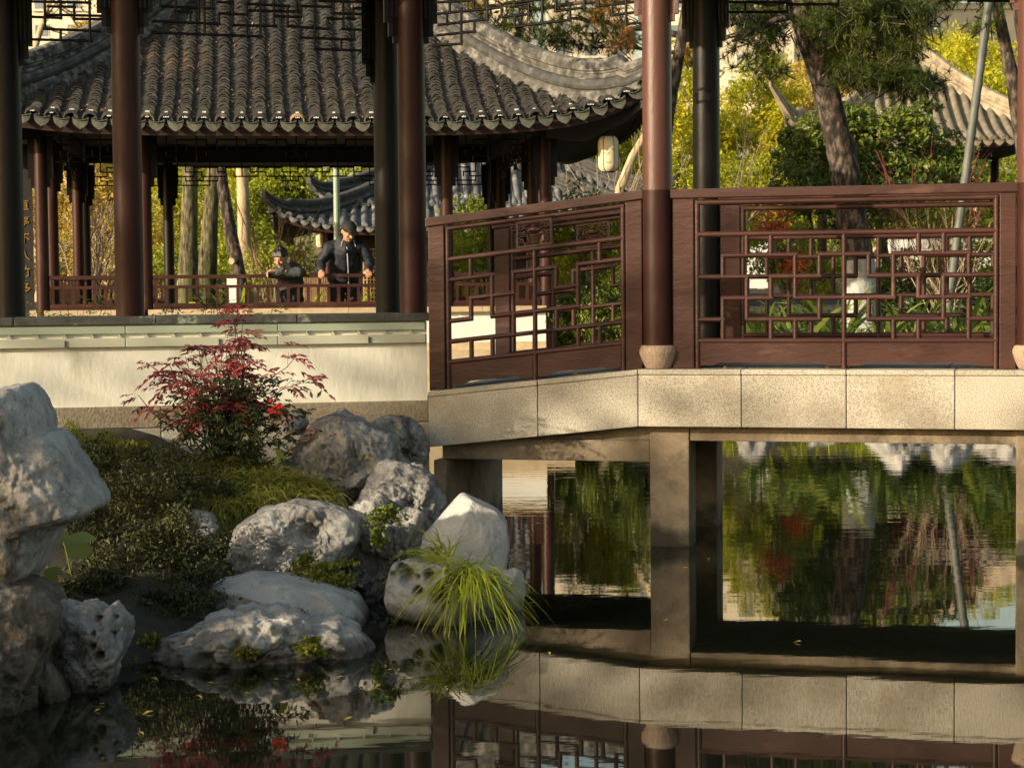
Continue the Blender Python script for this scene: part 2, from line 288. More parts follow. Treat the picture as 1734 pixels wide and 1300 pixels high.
def inst(src, name, parent, loc=(0, 0, 0), rot=None, scale=None):
    o = bpy.data.objects.new(name, src); COL.objects.link(o); o.parent = parent; o.location = loc
    if rot is not None: o.rotation_euler = rot
    if scale is not None: o.scale = scale
    return o
def copy_tree(o, parent=None):
    c = o.copy(); COL.objects.link(c)
    if parent is not None: c.parent = parent
    for ch in list(o.children): copy_tree(ch, c)
    return c

BOXF = np.array([[0, 1, 3, 2], [4, 6, 7, 5], [0, 4, 5, 1], [2, 3, 7, 6], [0, 2, 6, 4], [1, 5, 7, 3]])
def box(mb, x0, x1, y0, y1, z0, z1):
    v = [(x, y, z) for x in (x0, x1) for y in (y0, y1) for z in (z0, z1)]
    return mb.add(v, BOXF)
def sbox(mb, x0, x1, y0, y1, zb, zt):      # box whose bottom / top follow a function of x
    v = [(x, y, f(x)) for x in (x0, x1) for y in (y0, y1) for f in (zb, zt)]
    return mb.add(v, BOXF)
def bevbox(x0, x1, y0, y1, zb, zt, bev=.006, seg=2):     # bevelled sheared box as MB
    if not callable(zb): a = zb; zb = lambda x: a
    if not callable(zt): b = zt; zt = lambda x: b
    bm = bmesh.new(); V = [bm.verts.new((x, y, f(x))) for x in (x0, x1) for y in (y0, y1) for f in (zb, zt)]
    for q in BOXF: bm.faces.new([V[i] for i in q])
    bmesh.ops.recalc_face_normals(bm, faces=bm.faces)
    bmesh.ops.bevel(bm, geom=bm.edges[:], offset=bev, segments=seg, affect='EDGES', profile=.6)
    return bm
def bmobj(bm, name, m, parent=None, label=None, smooth=False):
    me = bpy.data.meshes.new(name); bm.to_mesh(me); bm.free(); me.materials.append(m)
    if smooth: me.polygons.foreach_set('use_smooth', [True] * len(me.polygons))
    return obj(name, me, parent, label)
def tube(mb, pts, rad, seg=8, cap=True, rough=0, seed=0, squash=1.0):
    pts = [Vector(p) for p in pts]; n = len(pts)
    if not hasattr(rad, '__len__'): rad = [rad] * n
    vs = []; up = Vector((0, 0, 1))
    t0 = (pts[1] - pts[0]).normalized()
    ref = up if abs(t0.z) < .9 else Vector((1, 0, 0))
    a = t0.cross(ref).normalized()
    for i in range(n):
        t = (pts[min(i + 1, n - 1)] - pts[max(i - 1, 0)]).normalized()
        a = (a - t * a.dot(t)).normalized(); b = t.cross(a)
        for k in range(seg):
            an = 2 * math.pi * k / seg; r = rad[i]
            if rough: r *= 1 + rough * noise.noise(Vector((k * 1.3 + seed, i * .7, seed * 3.1)))
            vs.append(pts[i] + a * (math.cos(an) * r) + b * (math.sin(an) * r * squash))
    f = [(i * seg + k, i * seg + (k + 1) % seg, (i + 1) * seg + (k + 1) % seg, (i + 1) * seg + k) for i in range(n - 1) for k in range(seg)]
    base = mb.n
    mb.add(vs, f, True)
    if cap:
        for i0, c in ((0, pts[0]), ((n - 1) * seg, pts[-1])):
            ring = vs[i0:i0 + seg]
            mb.add([c] + ring, [(0, 1 + k, 1 + (k + 1) % seg) for k in range(seg)])
    return mb
def lathe(mb, c, prof, seg=20):
    vs = [(c[0] + r * math.cos(2 * math.pi * k / seg), c[1] + r * math.sin(2 * math.pi * k / seg), c[2] + z) for r, z in prof for k in range(seg)]
    f = [(i * seg + k, i * seg + (k + 1) % seg, (i + 1) * seg + (k + 1) % seg, (i + 1) * seg + k) for i in range(len(prof) - 1) for k in range(seg)]
    mb.add(vs, f, True)
    for i0 in (0, (len(prof) - 1) * seg):
        mb.add([vs[i0 + k] for k in range(seg)], [list(range(seg))])
    return mb

def rnd_units(rng, n):
    v = rng.normal(size=(n, 3)); return v / np.linalg.norm(v, axis=1)[:, None]
def leaves(mb, rng, c, d, nrm, size, aspect=.42, curl=.25):
    """one folded diamond leaf per row: centre c, direction d, normal nrm (arrays)"""
    n = len(c); d = d / np.linalg.norm(d, axis=1)[:, None]
    s = np.cross(d, nrm); s /= (np.linalg.norm(s, axis=1)[:, None] + 1e-9); up = np.cross(s, d)
    L = size if hasattr(size, '__len__') else np.full(n, size)
    L = L[:, None]; W = L * aspect * .5
    a = c - d * L * .5; t = c + d * L * .5 - up * L * curl * .35
    l = c - d * L * .06 + s * W + up * L * curl * .2; r = c - d * L * .06 - s * W + up * L * curl * .2
    v = np.stack([a, l, t, r], axis=1).reshape(-1, 3)
    q = np.arange(n)[:, None] * 4
    f = np.concatenate([q + np.array([0, 1, 2]), q + np.array([0, 2, 3])], axis=0)
    mb.add(v, f)
def cloud(mb, rng, clumps, size, aspect=.42, shell=.5, droop=.3, spread=.35):
    for (c, r, n) in clumps:
        m = max(7, n // 60); uc = rnd_units(rng, m); rc = shell + (1 - shell) * rng.random(m) ** .5
        cc = uc * rc[:, None] * (1 + .15 * rng.normal(size=m))[:, None]; pick = rng.integers(0, m, n); sg = .75 / m ** .34
        u = cc[pick] + rng.normal(size=(n, 3)) * (sg * (.6 + .6 * rng.random(m)))[pick][:, None] * np.array([1, 1, .72])
        p = np.array(c) + u * np.array(r)
        nr = u * .6 + rnd_units(rng, n) * .8 + np.array([0, 0, .35])
        d = rnd_units(rng, n) + np.array([0, 0, -droop])
        leaves(mb, rng, p, d, nr, size * (1 + spread * rng.normal(size=n)).clip(.4, 1.8), aspect)
def blades(mb, rng, base, dirs, length, width, droop, seg=4):
    """curved ribbons: base (n,3), dirs (n,3)"""
    n = len(base); d = dirs / np.linalg.norm(dirs, axis=1)[:, None]
    side = np.cross(d, np.array([0, 0, 1.0])) + rng.normal(size=(n, 3)) * .35; side /= np.linalg.norm(side, axis=1)[:, None]
    L = np.broadcast_to(length, (n,))[:, None]; W = np.broadcast_to(width, (n,))[:, None]; D = np.broadcast_to(droop, (n,))[:, None]
    rows = []
    for i in range(seg + 1):
        t = i / seg
        p = base + d * L * t; p = p + np.array([0, 0, -1.0]) * (L * D * t * t)
        wv = W * (1 - t ** 1.6) * .5 * (1 if i else .7) + 1e-4
        rows.append(p - side * wv); rows.append(p + side * wv)
    v = np.stack(rows, axis=1).reshape(-1, 3); k = 2 * (seg + 1); q = np.arange(n)[:, None] * k
    f = np.concatenate([q + np.array([2 * i, 2 * i + 1, 2 * i + 3, 2 * i + 2]) for i in range(seg)], axis=0)
    mb.add(v, f)

# ---------------------------------------------------------------- ground and water
def bank_x(Y):      # right-hand edge of the near-left rock garden
    return np.interp(Y, [5, 6.8, 7.3, 7.8, 8.2, 8.8, 9.6, 11, 12.4, 12.5], [-3.4, -2.6, -1.75, -1.5, -1.15, -.9, -.65, -.55, -.5, -.5])
def ground_h(X, Y):
    far = np.interp(X, [-12, -3, .6, 3, 12], [24.0, 24.0, 23.2, 22.2, 21.5])
    h_far = .05 + .75 * np.clip((Y - far) / 2.2, 0, 1) + .02 * np.clip(Y - 30, 0, 80)
    h_near = .35 * np.clip((2.8 - Y) / 1.5, 0, 1)
    gard = (X < bank_x(Y)) & (Y < 12.6) & (Y > 4)
    d = bank_x(Y) - X
    h_g = np.clip(-.15 + .5 * d, -.3, .04 + np.clip(Y - 7.9, 0, 4) * .16)
    side = np.maximum(np.clip((X - 13) / 3, 0, 1), np.clip((-12 - X) / 3, 0, 1))
    h = np.full_like(X, -.8)
    h = np.where(Y > far - .5, np.where(Y > far, h_far, -.8 + 1.7 * (Y - far + .5)), h)
    h = np.where(Y < 3.3, np.where(Y < 2.8, h_near, -.8 * (Y - 2.8) * 2), h)
    h = np.where(gard, np.maximum(h_g, -.8), h)
    h = np.maximum(h, -.8 + 1.3 * side)
    return h
def build_ground():
    def axis(lo, hi, c0, c1, fine, n):
        a = np.arange(c0, c1, fine)
        l = c0 - np.geomspace(fine, c0 - lo, n)[::-1]; r = c1 + np.geomspace(fine, hi - c1, n)
        return np.concatenate([l, a, r])
    xs = axis(-700, 700, -12, 12, .16, 30); ys = axis(-200, 900, 2, 30, .16, 34)
    X, Y = np.meshgrid(xs, ys, indexing='ij'); Z = ground_h(X, Y)
    nz = np.array([[noise.noise(Vector((x * 1.1, y * 1.1, 0))) for y in ys] for x in xs])
    Z = Z + nz * .05 * (np.abs(X) < 40)
    nx, ny = len(xs), len(ys)
    i, j = np.meshgrid(np.arange(nx - 1), np.arange(ny - 1), indexing='ij'); q = (i * ny + j).ravel()
    mb = MB(); mb.add(np.stack([X, Y, Z], -1).reshape(-1, 3), np.stack([q, q + ny, q + ny + 1, q + 1], 1), True)
    tag(mb.build('ground', SOIL), kind='structure')
build_ground()
mb = MB(); mb.add([(-15, 2.2, 0), (15, 2.2, 0), (15, 26, 0), (-15, 26, 0)], [(0, 1, 2, 3)])
tag(mb.build('pond_water', WATER), kind='structure')

# ---------------------------------------------------------------- local frames
class Frame:
    def __init__(s, o, deg): s.o = np.array(o, float); a = R(deg); s.a = np.array([math.cos(a), math.sin(a)]); s.n = np.array([-math.sin(a), math.cos(a)]); s.deg = deg
    def hit(s, px, py, yo=0.0):      # ray of a photograph pixel against the vertical plane local y = yo -> (x, z)
        d = ray(px, py); num = s.o @ s.n + yo; k = num / (d[:2] @ s.n); p = d[:2] * k
        return float((p - s.o) @ s.a), float(d[2] * k + CAMH)
    def w(s, x, y, z=0): p = s.o + s.a * x + s.n * y; return Vector((p[0], p[1], z))
    def loc(s, v): p = np.array(v[:2]) - s.o; return float(p @ s.a), float(p @ s.n)
BF = Frame((.72, 11.58), -15.0)
GF = Frame((-.507, 12.35), 11.6)
QF = Frame((-2.82, 26.95), 6.8)

def bars_from(F_, segs, tr, parent, y, r, m, name='lattice_bar', seg=6):
    """round lattice bars: each segment is a sub-part mesh of its own"""
    for (x0, y0, x1, y1) in segs:
        a = F_.hit(*tr(x0, y0), y); b = F_.hit(*tr(x1, y1), y)
        va = Vector((a[0], 0, a[1])); vb = Vector((b[0], 0, b[1])); d = (vb - va).normalized() * r * .9
        k = MB(); tube(k, [va - d, vb + d], r, seg); k.build(name, m, parent)

# ---------------------------------------------------------------- the covered bridge
def deck(x): return 1.007 + .107 * min(x, 0)
bridge = thing('covered_bridge', 'brown railed covered footbridge of granite blocks crossing the pond', 'bridge', (BF.o[0], BF.o[1], 0), R(BF.deg))
bx = lambda px, yo=0: BF.hit(px, 640, yo)[0]
joints = [bx(724), bx(910), bx(1080), bx(1255), bx(1433), bx(1617), bx(1800), bx(1990), bx(2180), bx(2370)]
BL = joints[0]
for side in (0, 1):
    for i in range(len(joints) - 1):
        x0, x1 = joints[i] + .0022, joints[i + 1] - .0022
        ya, yb = (0, .24) if side == 0 else (1.12, 1.36)
        bmobj(bevbox(x0, x1, ya, yb, lambda x: deck(x) - .32, lambda x: deck(x) - .031, .005), 'granite_block', GRANITE, bridge)
        bmobj(bevbox(x0, x1, ya - (.006 if side == 0 else -.006), yb, lambda x: deck(x) - .029, lambda x: deck(x), .005), 'coping_slab', GRANITE, bridge)
XR = joints[-1]
mb = MB(); sbox(mb, .02, XR, .25, 1.11, lambda x: deck(x) - .3, lambda x: deck(x) - .012)
sbox(mb, BL + .02, .019, .25, 1.11, lambda x: deck(x) - .3, lambda x: deck(x) - .012)
mb.build('deck_slab', CONC, bridge)
x = BL + .02; k = 0
while x < XR - .5:
    x1 = min(x + .56, XR)
    if x < 0 < x1: x1 = -.003 if x < -.1 else x1
    for (ya, yb) in ((.255, .68), (.686, 1.105)):
        bmobj(bevbox(x + .003, x1 - .003, ya, yb, lambda q: deck(q) - .009, lambda q: deck(q) + .014, .004, 1), 'floor_slab', SLATEF, bridge)
    x = x1 if x1 > 0.01 or x1 < -.01 else .003
PW = .1125
pc = bx(1134, .12)
p2 = BF.hit(1748, 640, .12)[0]
for (ya, yb) in ((.10, .32), (1.06, 1.28)):
    for (x0, x1, z0, z1) in ((pc + PW + .002, XR, .60, .684), (BL + .05, pc - PW - .002, .478, .60)):
        bmobj(bevbox(x0, x1, ya + .01, yb - .01, z0, z1, .006), 'beam', CONC, bridge)
    sb = MB(); sbox(sb, BL + .05, .09, ya + .02, yb - .02, lambda q: .602, lambda q: max(deck(q) - .322, .603)); sb.build('beam_haunch', CONC, bridge)
    for xc in (pc, p2 + .03):
        bmobj(bevbox(xc - PW, xc + PW, ya, yb, -.9, .684 if xc > 0 else .6, .008), 'pier', CONC, bridge)

bmobj(bevbox(BL + .012, BF.hit(768, 850, .2)[0], .06, 1.30, -.9, .476, .008), 'abutment', CONC, bridge)
HR = 1.006; R0, R5 = .751, .156; PITCHR = (R0 - R5) / 5
PAT12 = [('v', 2, 0, 1), ('v', 3, 0, 1), ('v', 6, 0, 5), ('v', 9, 0, 1), ('v', 10, 0, 1), ('h', 1, 1, 4), ('h', 1, 5, 7), ('h', 1, 8, 11),
         ('v', 1, 1, 2), ('v', 4, 1, 3), ('v', 5, 1, 2), ('v', 7, 1, 2), ('v', 8, 1, 3), ('v', 11, 1, 2), ('h', 2, 0, 2), ('h', 2, 3, 5),
         ('h', 2, 7, 9), ('h', 2, 10, 12), ('v', 2, 2, 4), ('v', 3, 2, 3), ('v', 9, 2, 3), ('v', 10, 2, 4), ('h', 3, 1, 3), ('h', 3, 4, 8),
         ('h', 3, 9, 11), ('v', 1, 3, 5), ('v', 5, 3, 4), ('v', 7, 3, 4), ('v', 11, 3, 5), ('h', 4, 0, 1), ('h', 4, 2, 5), ('h', 4, 7, 10),
         ('h', 4, 11, 12), ('v', 3, 4, 5), ('v', 4, 4, 5), ('v', 8, 4, 5), ('v', 9, 4, 5)]
PAT8 = [('v', 1, 0, 1), ('v', 4, 0, 5), ('v', 7, 0, 1), ('h', 1, 0, 2), ('h', 1, 3, 5), ('h', 1, 6, 8), ('v', 2, 1, 3), ('v', 3, 1, 2),
        ('v', 5, 1, 2), ('v', 6, 1, 3), ('h', 2, 1, 3), ('h', 2, 5, 6), ('v', 1, 2, 3), ('h', 3, 0, 1), ('h', 3, 2, 6), ('v', 3, 3, 4),
        ('v', 5, 3, 4), ('h', 4, 0, 3), ('v', 1, 4, 5), ('v', 2, 4, 5), ('h', 4, 5, 8), ('v', 6, 4, 5), ('v', 7, 4, 5)]

def carved(parent, xc, y, zc, slope):
    """carved flower-basket block in the top slot of a railing"""
    w_, h_ = .105, .076
    c = MB()
    Z = lambda x, z: zc + z + slope * (x - xc)
    for (x0, x1, z0, z1) in ((-w_, w_, h_ - .012, h_), (-w_, w_, -h_, -h_ + .012), (-w_, -w_ + .011, -h_ + .012, h_ - .012), (w_ - .011, w_, -h_ + .012, h_ - .012)):
        sbox(c, xc + x0, xc + x1, y - .014, y + .014, lambda q, z0=z0: Z(q, z0), lambda q, z1=z1: Z(q, z1))
    def blob(dx, dz, rx, rz, ry=.014):
        vs, f = [], []
        for i in range(7):
            for j in range(10):
                a, b = math.pi * i / 6, 2 * math.pi * j / 10
                vs.append((xc + dx + rx * math.sin(a) * math.cos(b), y + ry * math.cos(a), Z(xc + dx, dz) + rz * math.sin(a) * math.sin(b)))
        for i in range(6):
            for j in range(10): f.append((i * 10 + j, i * 10 + (j + 1) % 10, (i + 1) * 10 + (j + 1) % 10, (i + 1) * 10 + j))
        c.add(vs, f, True)
    # basket: woven ribs stacked narrowing downwards
    for i in range(6):
        ww = .045 - .0035 * i; zz = -.006 - .0095 * i
        tube(c, [(xc - ww, y, Z(xc - ww, zz)), (xc, y - .016, Z(xc, zz - .003)), (xc + ww, y, Z(xc + ww, zz))], .0055, 6)
    for i in range(-4, 5):
        tube(c, [(xc + i * .0095, y - .014, Z(xc, -.006)), (xc + i * .007, y - .013, Z(xc, -.056))], .0028, 5)
    blob(0, .022, .038, .020); blob(-.026, .018, .022, .012); blob(.027, .018, .022, .012); blob(0, .044, .018, .010)
    for s in (-1, 1):
        for (cx, cz, rr, a0) in ((.074, .035, .018, 0), (.074, -.034, .019, 2), (.058, .004, .011, 1), (.088, .008, .008, 3), (.055, -.055, .010, 4), (.052, .052, .010, 5)):
            pts = [(xc + s * cx + rr * (1 - i / 14) * math.cos(a0 + i * .75), y - .006, Z(xc + s * cx, cz) + rr * (1 - i / 14) * math.sin(a0 + i * .75)) for i in range(11)]
            tube(c, pts, .0048, 5)
            blob(s * cx, cz, .006, .006)
    for s in (-1, 1):
        tube(c, [(xc + s * .04, y, Z(xc + s * .04, -.01)), (xc + s * .075, y, Z(xc + s * .075, -.012)), (xc + s * .10, y, Z(xc + s * .1, -.004))], .005, 5)
    c.build('carved_basket', RAIL, parent)

def railing(xa, xb, xl, xr, ncol, pat, y, carve=None, label=None):
    """xa..xb handrail ends, xl..xr the inner frame"""
    rl = obj('railing', bevmesh(xa, xb, y - .036, y + .036, lambda q: deck(q) + HR - .052, lambda q: deck(q) + HR, RAIL, 'handrail'), bridge, label)
    for (x0, x1) in ((xa + .012, xl - .028), (xr + .028, xb - .012)):
        if x1 - x0 > .02:
            bmobj(bevbox(x0, x1, y - .022, y + .022, lambda q: deck(q) + .002, lambda q: deck(q) + HR - .054, .004), 'post_board', RAIL, rl)
    D = lambda x, v: Vector((x, y, deck(x) + v))
    def bar(p, q, r, nm, seg=10):
        d = (q - p).normalized() * r * .55
        k = MB(); tube(k, [p - d, (p + q) / 2, q + d], r, seg); k.build(nm, RAIL, rl)
    fx0, fx1 = xl - .010, xr + .010
    bar(D(fx0, .93), D(fx1, .93), .0165, 'frame_rail'); bar(D(fx0, R0), D(fx1, R0), .0165, 'frame_rail'); bar(D(fx0, R5), D(fx1, R5), .0165, 'frame_rail')
    bar(D(fx0, .01), D(fx0, .93), .0165, 'frame_stile'); bar(D(fx1, .01), D(fx1, .93), .0165, 'frame_stile')
    xm = (xl + xr) / 2; bar(D(xm, .01), D(xm, R5), .0165, 'frame_stile')
    cw = (xr - xl) / ncol
    G = lambda c, r: D(xl + cw * c, R0 - PITCHR * r)
    for (t, a, b, c) in pat:
        p, q = (G(a, b), G(a, c)) if t == 'v' else (G(b, a), G(c, a))
        d = (q - p).normalized() * (.003 if t == 'v' else .010)
        k = MB(); tube(k, [p - d, q + d], .0142, 8); k.build('lattice_bar', RAIL, rl)
    for (x0, x1) in ((fx0 + .016, xm - .016), (xm + .016, fx1 - .016)):
        prof = [(x0, .018), (x0 + .07, .018), (x0 + .11, .034), (x1 - .11, .034), (x1 - .07, .018), (x1, .018), (x1, .148), (x0, .148)]
        vs = [(px, y + s * .009, deck(px) + pz) for s in (-1, 1) for px, pz in prof]; n = len(prof)
        k = MB(); k.add(vs, [tuple(range(n))]); k.add(vs, [tuple(range(n, 2 * n))[::-1]]); k.add(vs, [(i, n + i, n + (i + 1) % n, (i + 1) % n) for i in range(n)])
        k.build('skirt_board', RAIL, rl)
    if carve is not None: carved(rl, carve, y, deck(carve) + .84, .107)
    return rl
def bevmesh(x0, x1, y0, y1, zb, zt, m, name, bev=.006):
    bm = bevbox(x0, x1, y0, y1, zb, zt, bev); me = bpy.data.meshes.new(name); bm.to_mesh(me); bm.free(); me.materials.append(m); return me

C1 = BF.hit(1114, 450, .12)[0]; C2 = p2
yb_ = 1.24
CB = BF.hit(1197, 450, yb_)[0]
CB2 = CB + (C2 - C1)
xl, xr = BF.hit(1184, 450, .12)[0], BF.hit(1684, 450, .12)[0]
railing(C1 + .075, C2 - .075, xl, xr, 12, PAT12, .12)
lx0, lx1 = BF.hit(762, 500, .12)[0], BF.hit(1053, 500, .12)[0]
railing(BF.hit(724, 500, .12)[0], C1 - .075, lx0, lx1, 8, PAT8, .12, carve=BF.hit(905, 400, .12)[0])
off = CB - C1
railing(CB + .075, CB2 - .075, xl + off, xr + off, 12, PAT12, yb_)
railing(BF.hit(724, 500, .12)[0] + off, CB - .075, lx0 + off, lx1 + off, 8, PAT8, yb_, carve=BF.hit(905, 400, .12)[0] + off)
C3, CB3 = C2 + (C2 - C1), CB2 + (C2 - C1)
railing(C2 + .075, C3 - .075, xl + C2 - C1, xr + C2 - C1, 12, PAT12, .12)
railing(CB2 + .075, CB3 - .075, xl + off + C2 - C1, xr + off + C2 - C1, 12, PAT12, yb_)

def bracket(mb, x, y, z0, z1, s, wd=.075):
    """fluted side board beside a column head, with a stepped foot"""
    x0 = x + s * .07
    for (a, b, zz) in ((0, wd, z0 + .12), (0, wd * .72, z0 + .04), (0, wd * .42, z0)):
        xx = sorted((x0 + s * a, x0 + s * b)); box(mb, xx[0], xx[1], y - .018 - a, y + .018, zz, z1 - (0 if b == wd else .001 + b))
    for q in (.2, .5, .8):
        xx = x0 + s * wd * q; box(mb, xx - .006, xx + .006, y - .026, y - .019, z0 + .15, z1 - .02)
def column(parent, x, y, zb, zt, r, m, bz=None, base=True):
    c = MB()
    prof = [(r * .985, 0), (r, .3), (r, 1.0), (r * .99, zt - zb)]
    lathe(c, (x, y, zb), prof, 28)
    o = c.build('column', m, parent)
    if base:
        k = MB(); lathe(k, (x, y, bz), [(.068, 0.001), (.074, .006), (.092, .045), (.106, .085), (.107, .105), (.098, .126), (.086, .132)], 26); k.build('column_base', TANST_ROUGH, o)
    return o
TANST_ROUGH = mat('pinkish rough sandstone', [(.3, (.26, .19, .14)), (.7, (.46, .35, .26))], scale=60, rough=.9, bump=.5, bscale=80)
for (x, y, m, br) in ((C1, .12, LACQL, 2.95), (C2, .12, LACQL, 2.93), (C3, .12, LACQL, 2.93), (CB, yb_, LACQB, 2.92), (CB2, yb_, LACQB, 2.92), (CB3, yb_, LACQB, 2.92)):
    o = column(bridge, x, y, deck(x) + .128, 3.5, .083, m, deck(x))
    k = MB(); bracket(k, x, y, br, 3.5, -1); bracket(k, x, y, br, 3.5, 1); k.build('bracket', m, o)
    if y < 1:
        k = MB(); lathe(k, (x, y, deck(x) + .133), [(.0845, 0), (.0845, HR - .133 - .003)], 28); k.build('painted_collar', LACQ, o)

# friezes of hanging lattice
def frieze(F_, parent, segs, tr, y, m=LACQB, r=.0085, zt=3.45, label=None):
    a = F_.hit(*tr(segs[0][0], segs[0][1]), y)
    xs = [F_.hit(*tr(q[i], q[i + 1]), y)[0] for q in segs for i in (0, 2)]
    k = MB(); box(k, min(xs), max(xs), y - .03, y + .03, zt - .09, zt)
    f = k.build('frieze', m, parent)
    for (x0, y0, x1, y1) in segs:
        pa = F_.hit(*tr(x0, y0), y); pb = F_.hit(*tr(x1, y1), y)
        va = Vector((pa[0], y, pa[1])); vb = Vector((pb[0], y, pb[1]))
        if abs(x1 - x0) < 3 and min(y0, y1) <= 1:        # bars that leave the frame run on up to the rail
            if y0 < y1: va.z = zt - .08
            else: vb.z = zt - .08
        d = (vb - va).normalized() * r * .8
        k = MB(); tube(k, [va - d, vb + d], r, 5); k.build('lattice_bar', m, f)
    return f
FR = [(45, 20, 330, 5), (50, 110, 540, 60), (60, 195, 440, 150), (50, 275, 340, 245), (20, 355, 235, 340), (235, 70, 235, 345), (330, 0, 330, 75),
      (335, 170, 335, 250), (435, 60, 435, 155), (145, 25, 145, 100), (125, 105, 125, 195), (435, 0, 435, 50), (545, 60, 545, 135),
      (545, 135, 760, 110), (755, 35, 755, 115), (640, 45, 760, 30), (645, 0, 645, 45), (570, 30, 1190, -38), (645, 130, 645, 210), (645, 210, 1080, 155),
      (1075, 90, 1075, 155), (960, 90, 1190, 60), (965, 10, 965, 90), (860, 0, 860, 180), (1185, 0, 1185, 65), (1290, 50, 1600, 15), (1295, 0, 1295, 50),
      (1400, 45, 1400, 120), (1390, 120, 1600, 95), (1508, 0, 1508, 190), (1508, 190, 1610, 175)]
frieze(BF, bridge, FR, lambda x, y: (730 + x / 4.563, y / 4.563), .12)
FB = [(1230, 21, 1334, 21), (1333, 0, 1333, 21), (1230, 4, 1333, 4), (1262, 4, 1262, 21), (1300, 0, 1300, 4), (1333, 8, 1420, 8), (1640, 2, 1724, 2), (1560, -14, 1724, -14), (1420, 8, 1420, -30), (1500, -20, 1500, -40)]
frieze(BF, bridge, FB, lambda x, y: (x, y), yb_)

def gable_roof(parent, x0, x1, yc, half, ze, zr, cols):
    """low pitched tiled gallery roof: ceiling boards, slabs and rolls of cover tiles"""
    k = MB()
    box(k, x0, x1, yc - half + .3, yc + half - .3, ze + .1, ze + .13); rf = k.build('roof', DARKW, parent)
    for s in (-1, 1):
        k = MB(); ya, yb2 = yc, yc + s * half
        vs = [(x, y, z + t) for x in (x0, x1) for (y, z) in ((ya, zr), (yb2, ze)) for t in (0, .07)]
        k.add(vs, BOXF); k.build('roof_slope', TILES, rf)
        k = MB(); n = int((x1 - x0) / .21)
        for i in range(n):
            xx = x0 + .1 + i * .21; tube(k, [(xx, yb2, ze + .09), (xx, ya, zr + .09)], .06, 6)
        q = k.build('cover_tile', TILES, rf); q['kind'] = 'stuff'
    k = MB(); tube(k, [(x0, yc, zr + .16), (x1, yc, zr + .16)], .11, 8); k.build('ridge', RIDGE, rf)
    for yy in (yc - half + .5, yc + half - .5):
        k = MB(); box(k, x0, x1, yy - .05, yy + .05, ze - .05, ze + .09); k.build('eave_beam', DARKW, rf)
gable_roof(bridge, BL + .05, XR, .68, 1.05, 3.52, 4.15, None)

# ---------------------------------------------------------------- the left gallery on its plaster wall
gal = thing('garden_gallery', 'dark columned gallery standing on a cream plastered wall with pale green strips', 'gallery', (GF.o[0], GF.o[1], 0), R(GF.deg))
GX0 = -7.0
capz = 1.32; pbz = .80
k = MB(); box(k, GX0, 0, 0, .2, pbz - .01, capz - .048); wall = k.build('plaster_wall', PLASTER, gal)
x = 0.0; i = 0; rg = random.Random(5)
while x > GX0:
    x1 = x - .62 - .25 * rg.random()
    bmobj(bevbox(max(x1, GX0) + .002, x - .002 + (.012 if i == 0 else 0), -.035, .27, capz - .046, capz + rg.uniform(-.002, .002), .006), 'cap_stone', CAPST, gal)
    x = x1; i += 1
for (z0, z1, y0, m, nm) in ((1.222, 1.268, -.022, CHAN, 'upper_channel'), (1.145, 1.198, -.030, CHAN2, 'lower_channel')):
    x = -.012
    while x > GX0:
        x1 = max(x - .88, GX0); bmobj(bevbox(x1 + .003, x, y0, -.001, z0, z1, .004), nm, m, gal); x = x1
for i in range(44):
    xx = -.10 - i * .155
    k = MB(); box(k, xx - .012, xx + .012, -.024, -.004, 1.199, 1.209); box(k, xx - .004, xx + .004, -.02, -.004, 1.209, 1.221); k.build('clip', CHAN2, gal)
for i in range(8):
    xx = -.35 - i * .88
    k = MB(); box(k, xx - .006, xx + .006, -.036, -.031, 1.15, 1.185); k.build('dark_clip', CAPST, gal)
xj = [0.004, GF.hit(272, 700)[0], GF.hit(-60, 700)[0], -4.9, -7.0]
for i in range(4):
    bmobj(bevbox(xj[i + 1] + .002, xj[i] - .002, -.022, .19, .675, pbz, .005), 'base_block', BASEST, gal)
    bmobj(bevbox(xj[i + 1] + .302, xj[i] - .002 if i else .004, -.030, .19, -.3, .671, .006), 'foundation_block', GRANITE, gal)
    if i < 3: bmobj(bevbox(xj[i + 1] + .002, xj[i + 1] + .298, -.030, .19, -.3, .671, .006), 'foundation_block', GRANITE, gal)
k = MB(); box(k, GX0, -.02, .2, 1.25, .6, .87); k.build('floor', SLATEF, gal)
k = MB(); box(k, GX0, -.4, 1.16, 1.36, .3, 1.22); k.build('rear_wall', PLASTER, gal)
g1, g2 = GF.hit(699, 400, .12)[0], GF.hit(218, 400, .12)[0]
gb1 = GF.hit(657, 400, 1.24)[0]; gb2 = GF.hit(17, 400, 1.0)[0]
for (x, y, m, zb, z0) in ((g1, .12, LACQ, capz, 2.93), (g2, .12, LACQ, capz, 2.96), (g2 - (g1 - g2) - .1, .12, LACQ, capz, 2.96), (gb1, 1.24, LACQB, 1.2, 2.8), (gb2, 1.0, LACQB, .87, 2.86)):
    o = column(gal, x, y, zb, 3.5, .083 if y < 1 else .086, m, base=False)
    k = MB(); bracket(k, x, y, z0, 3.5, -1, .09); bracket(k, x, y, z0, 3.5, 1, .09); k.build('bracket', LACQB, o)
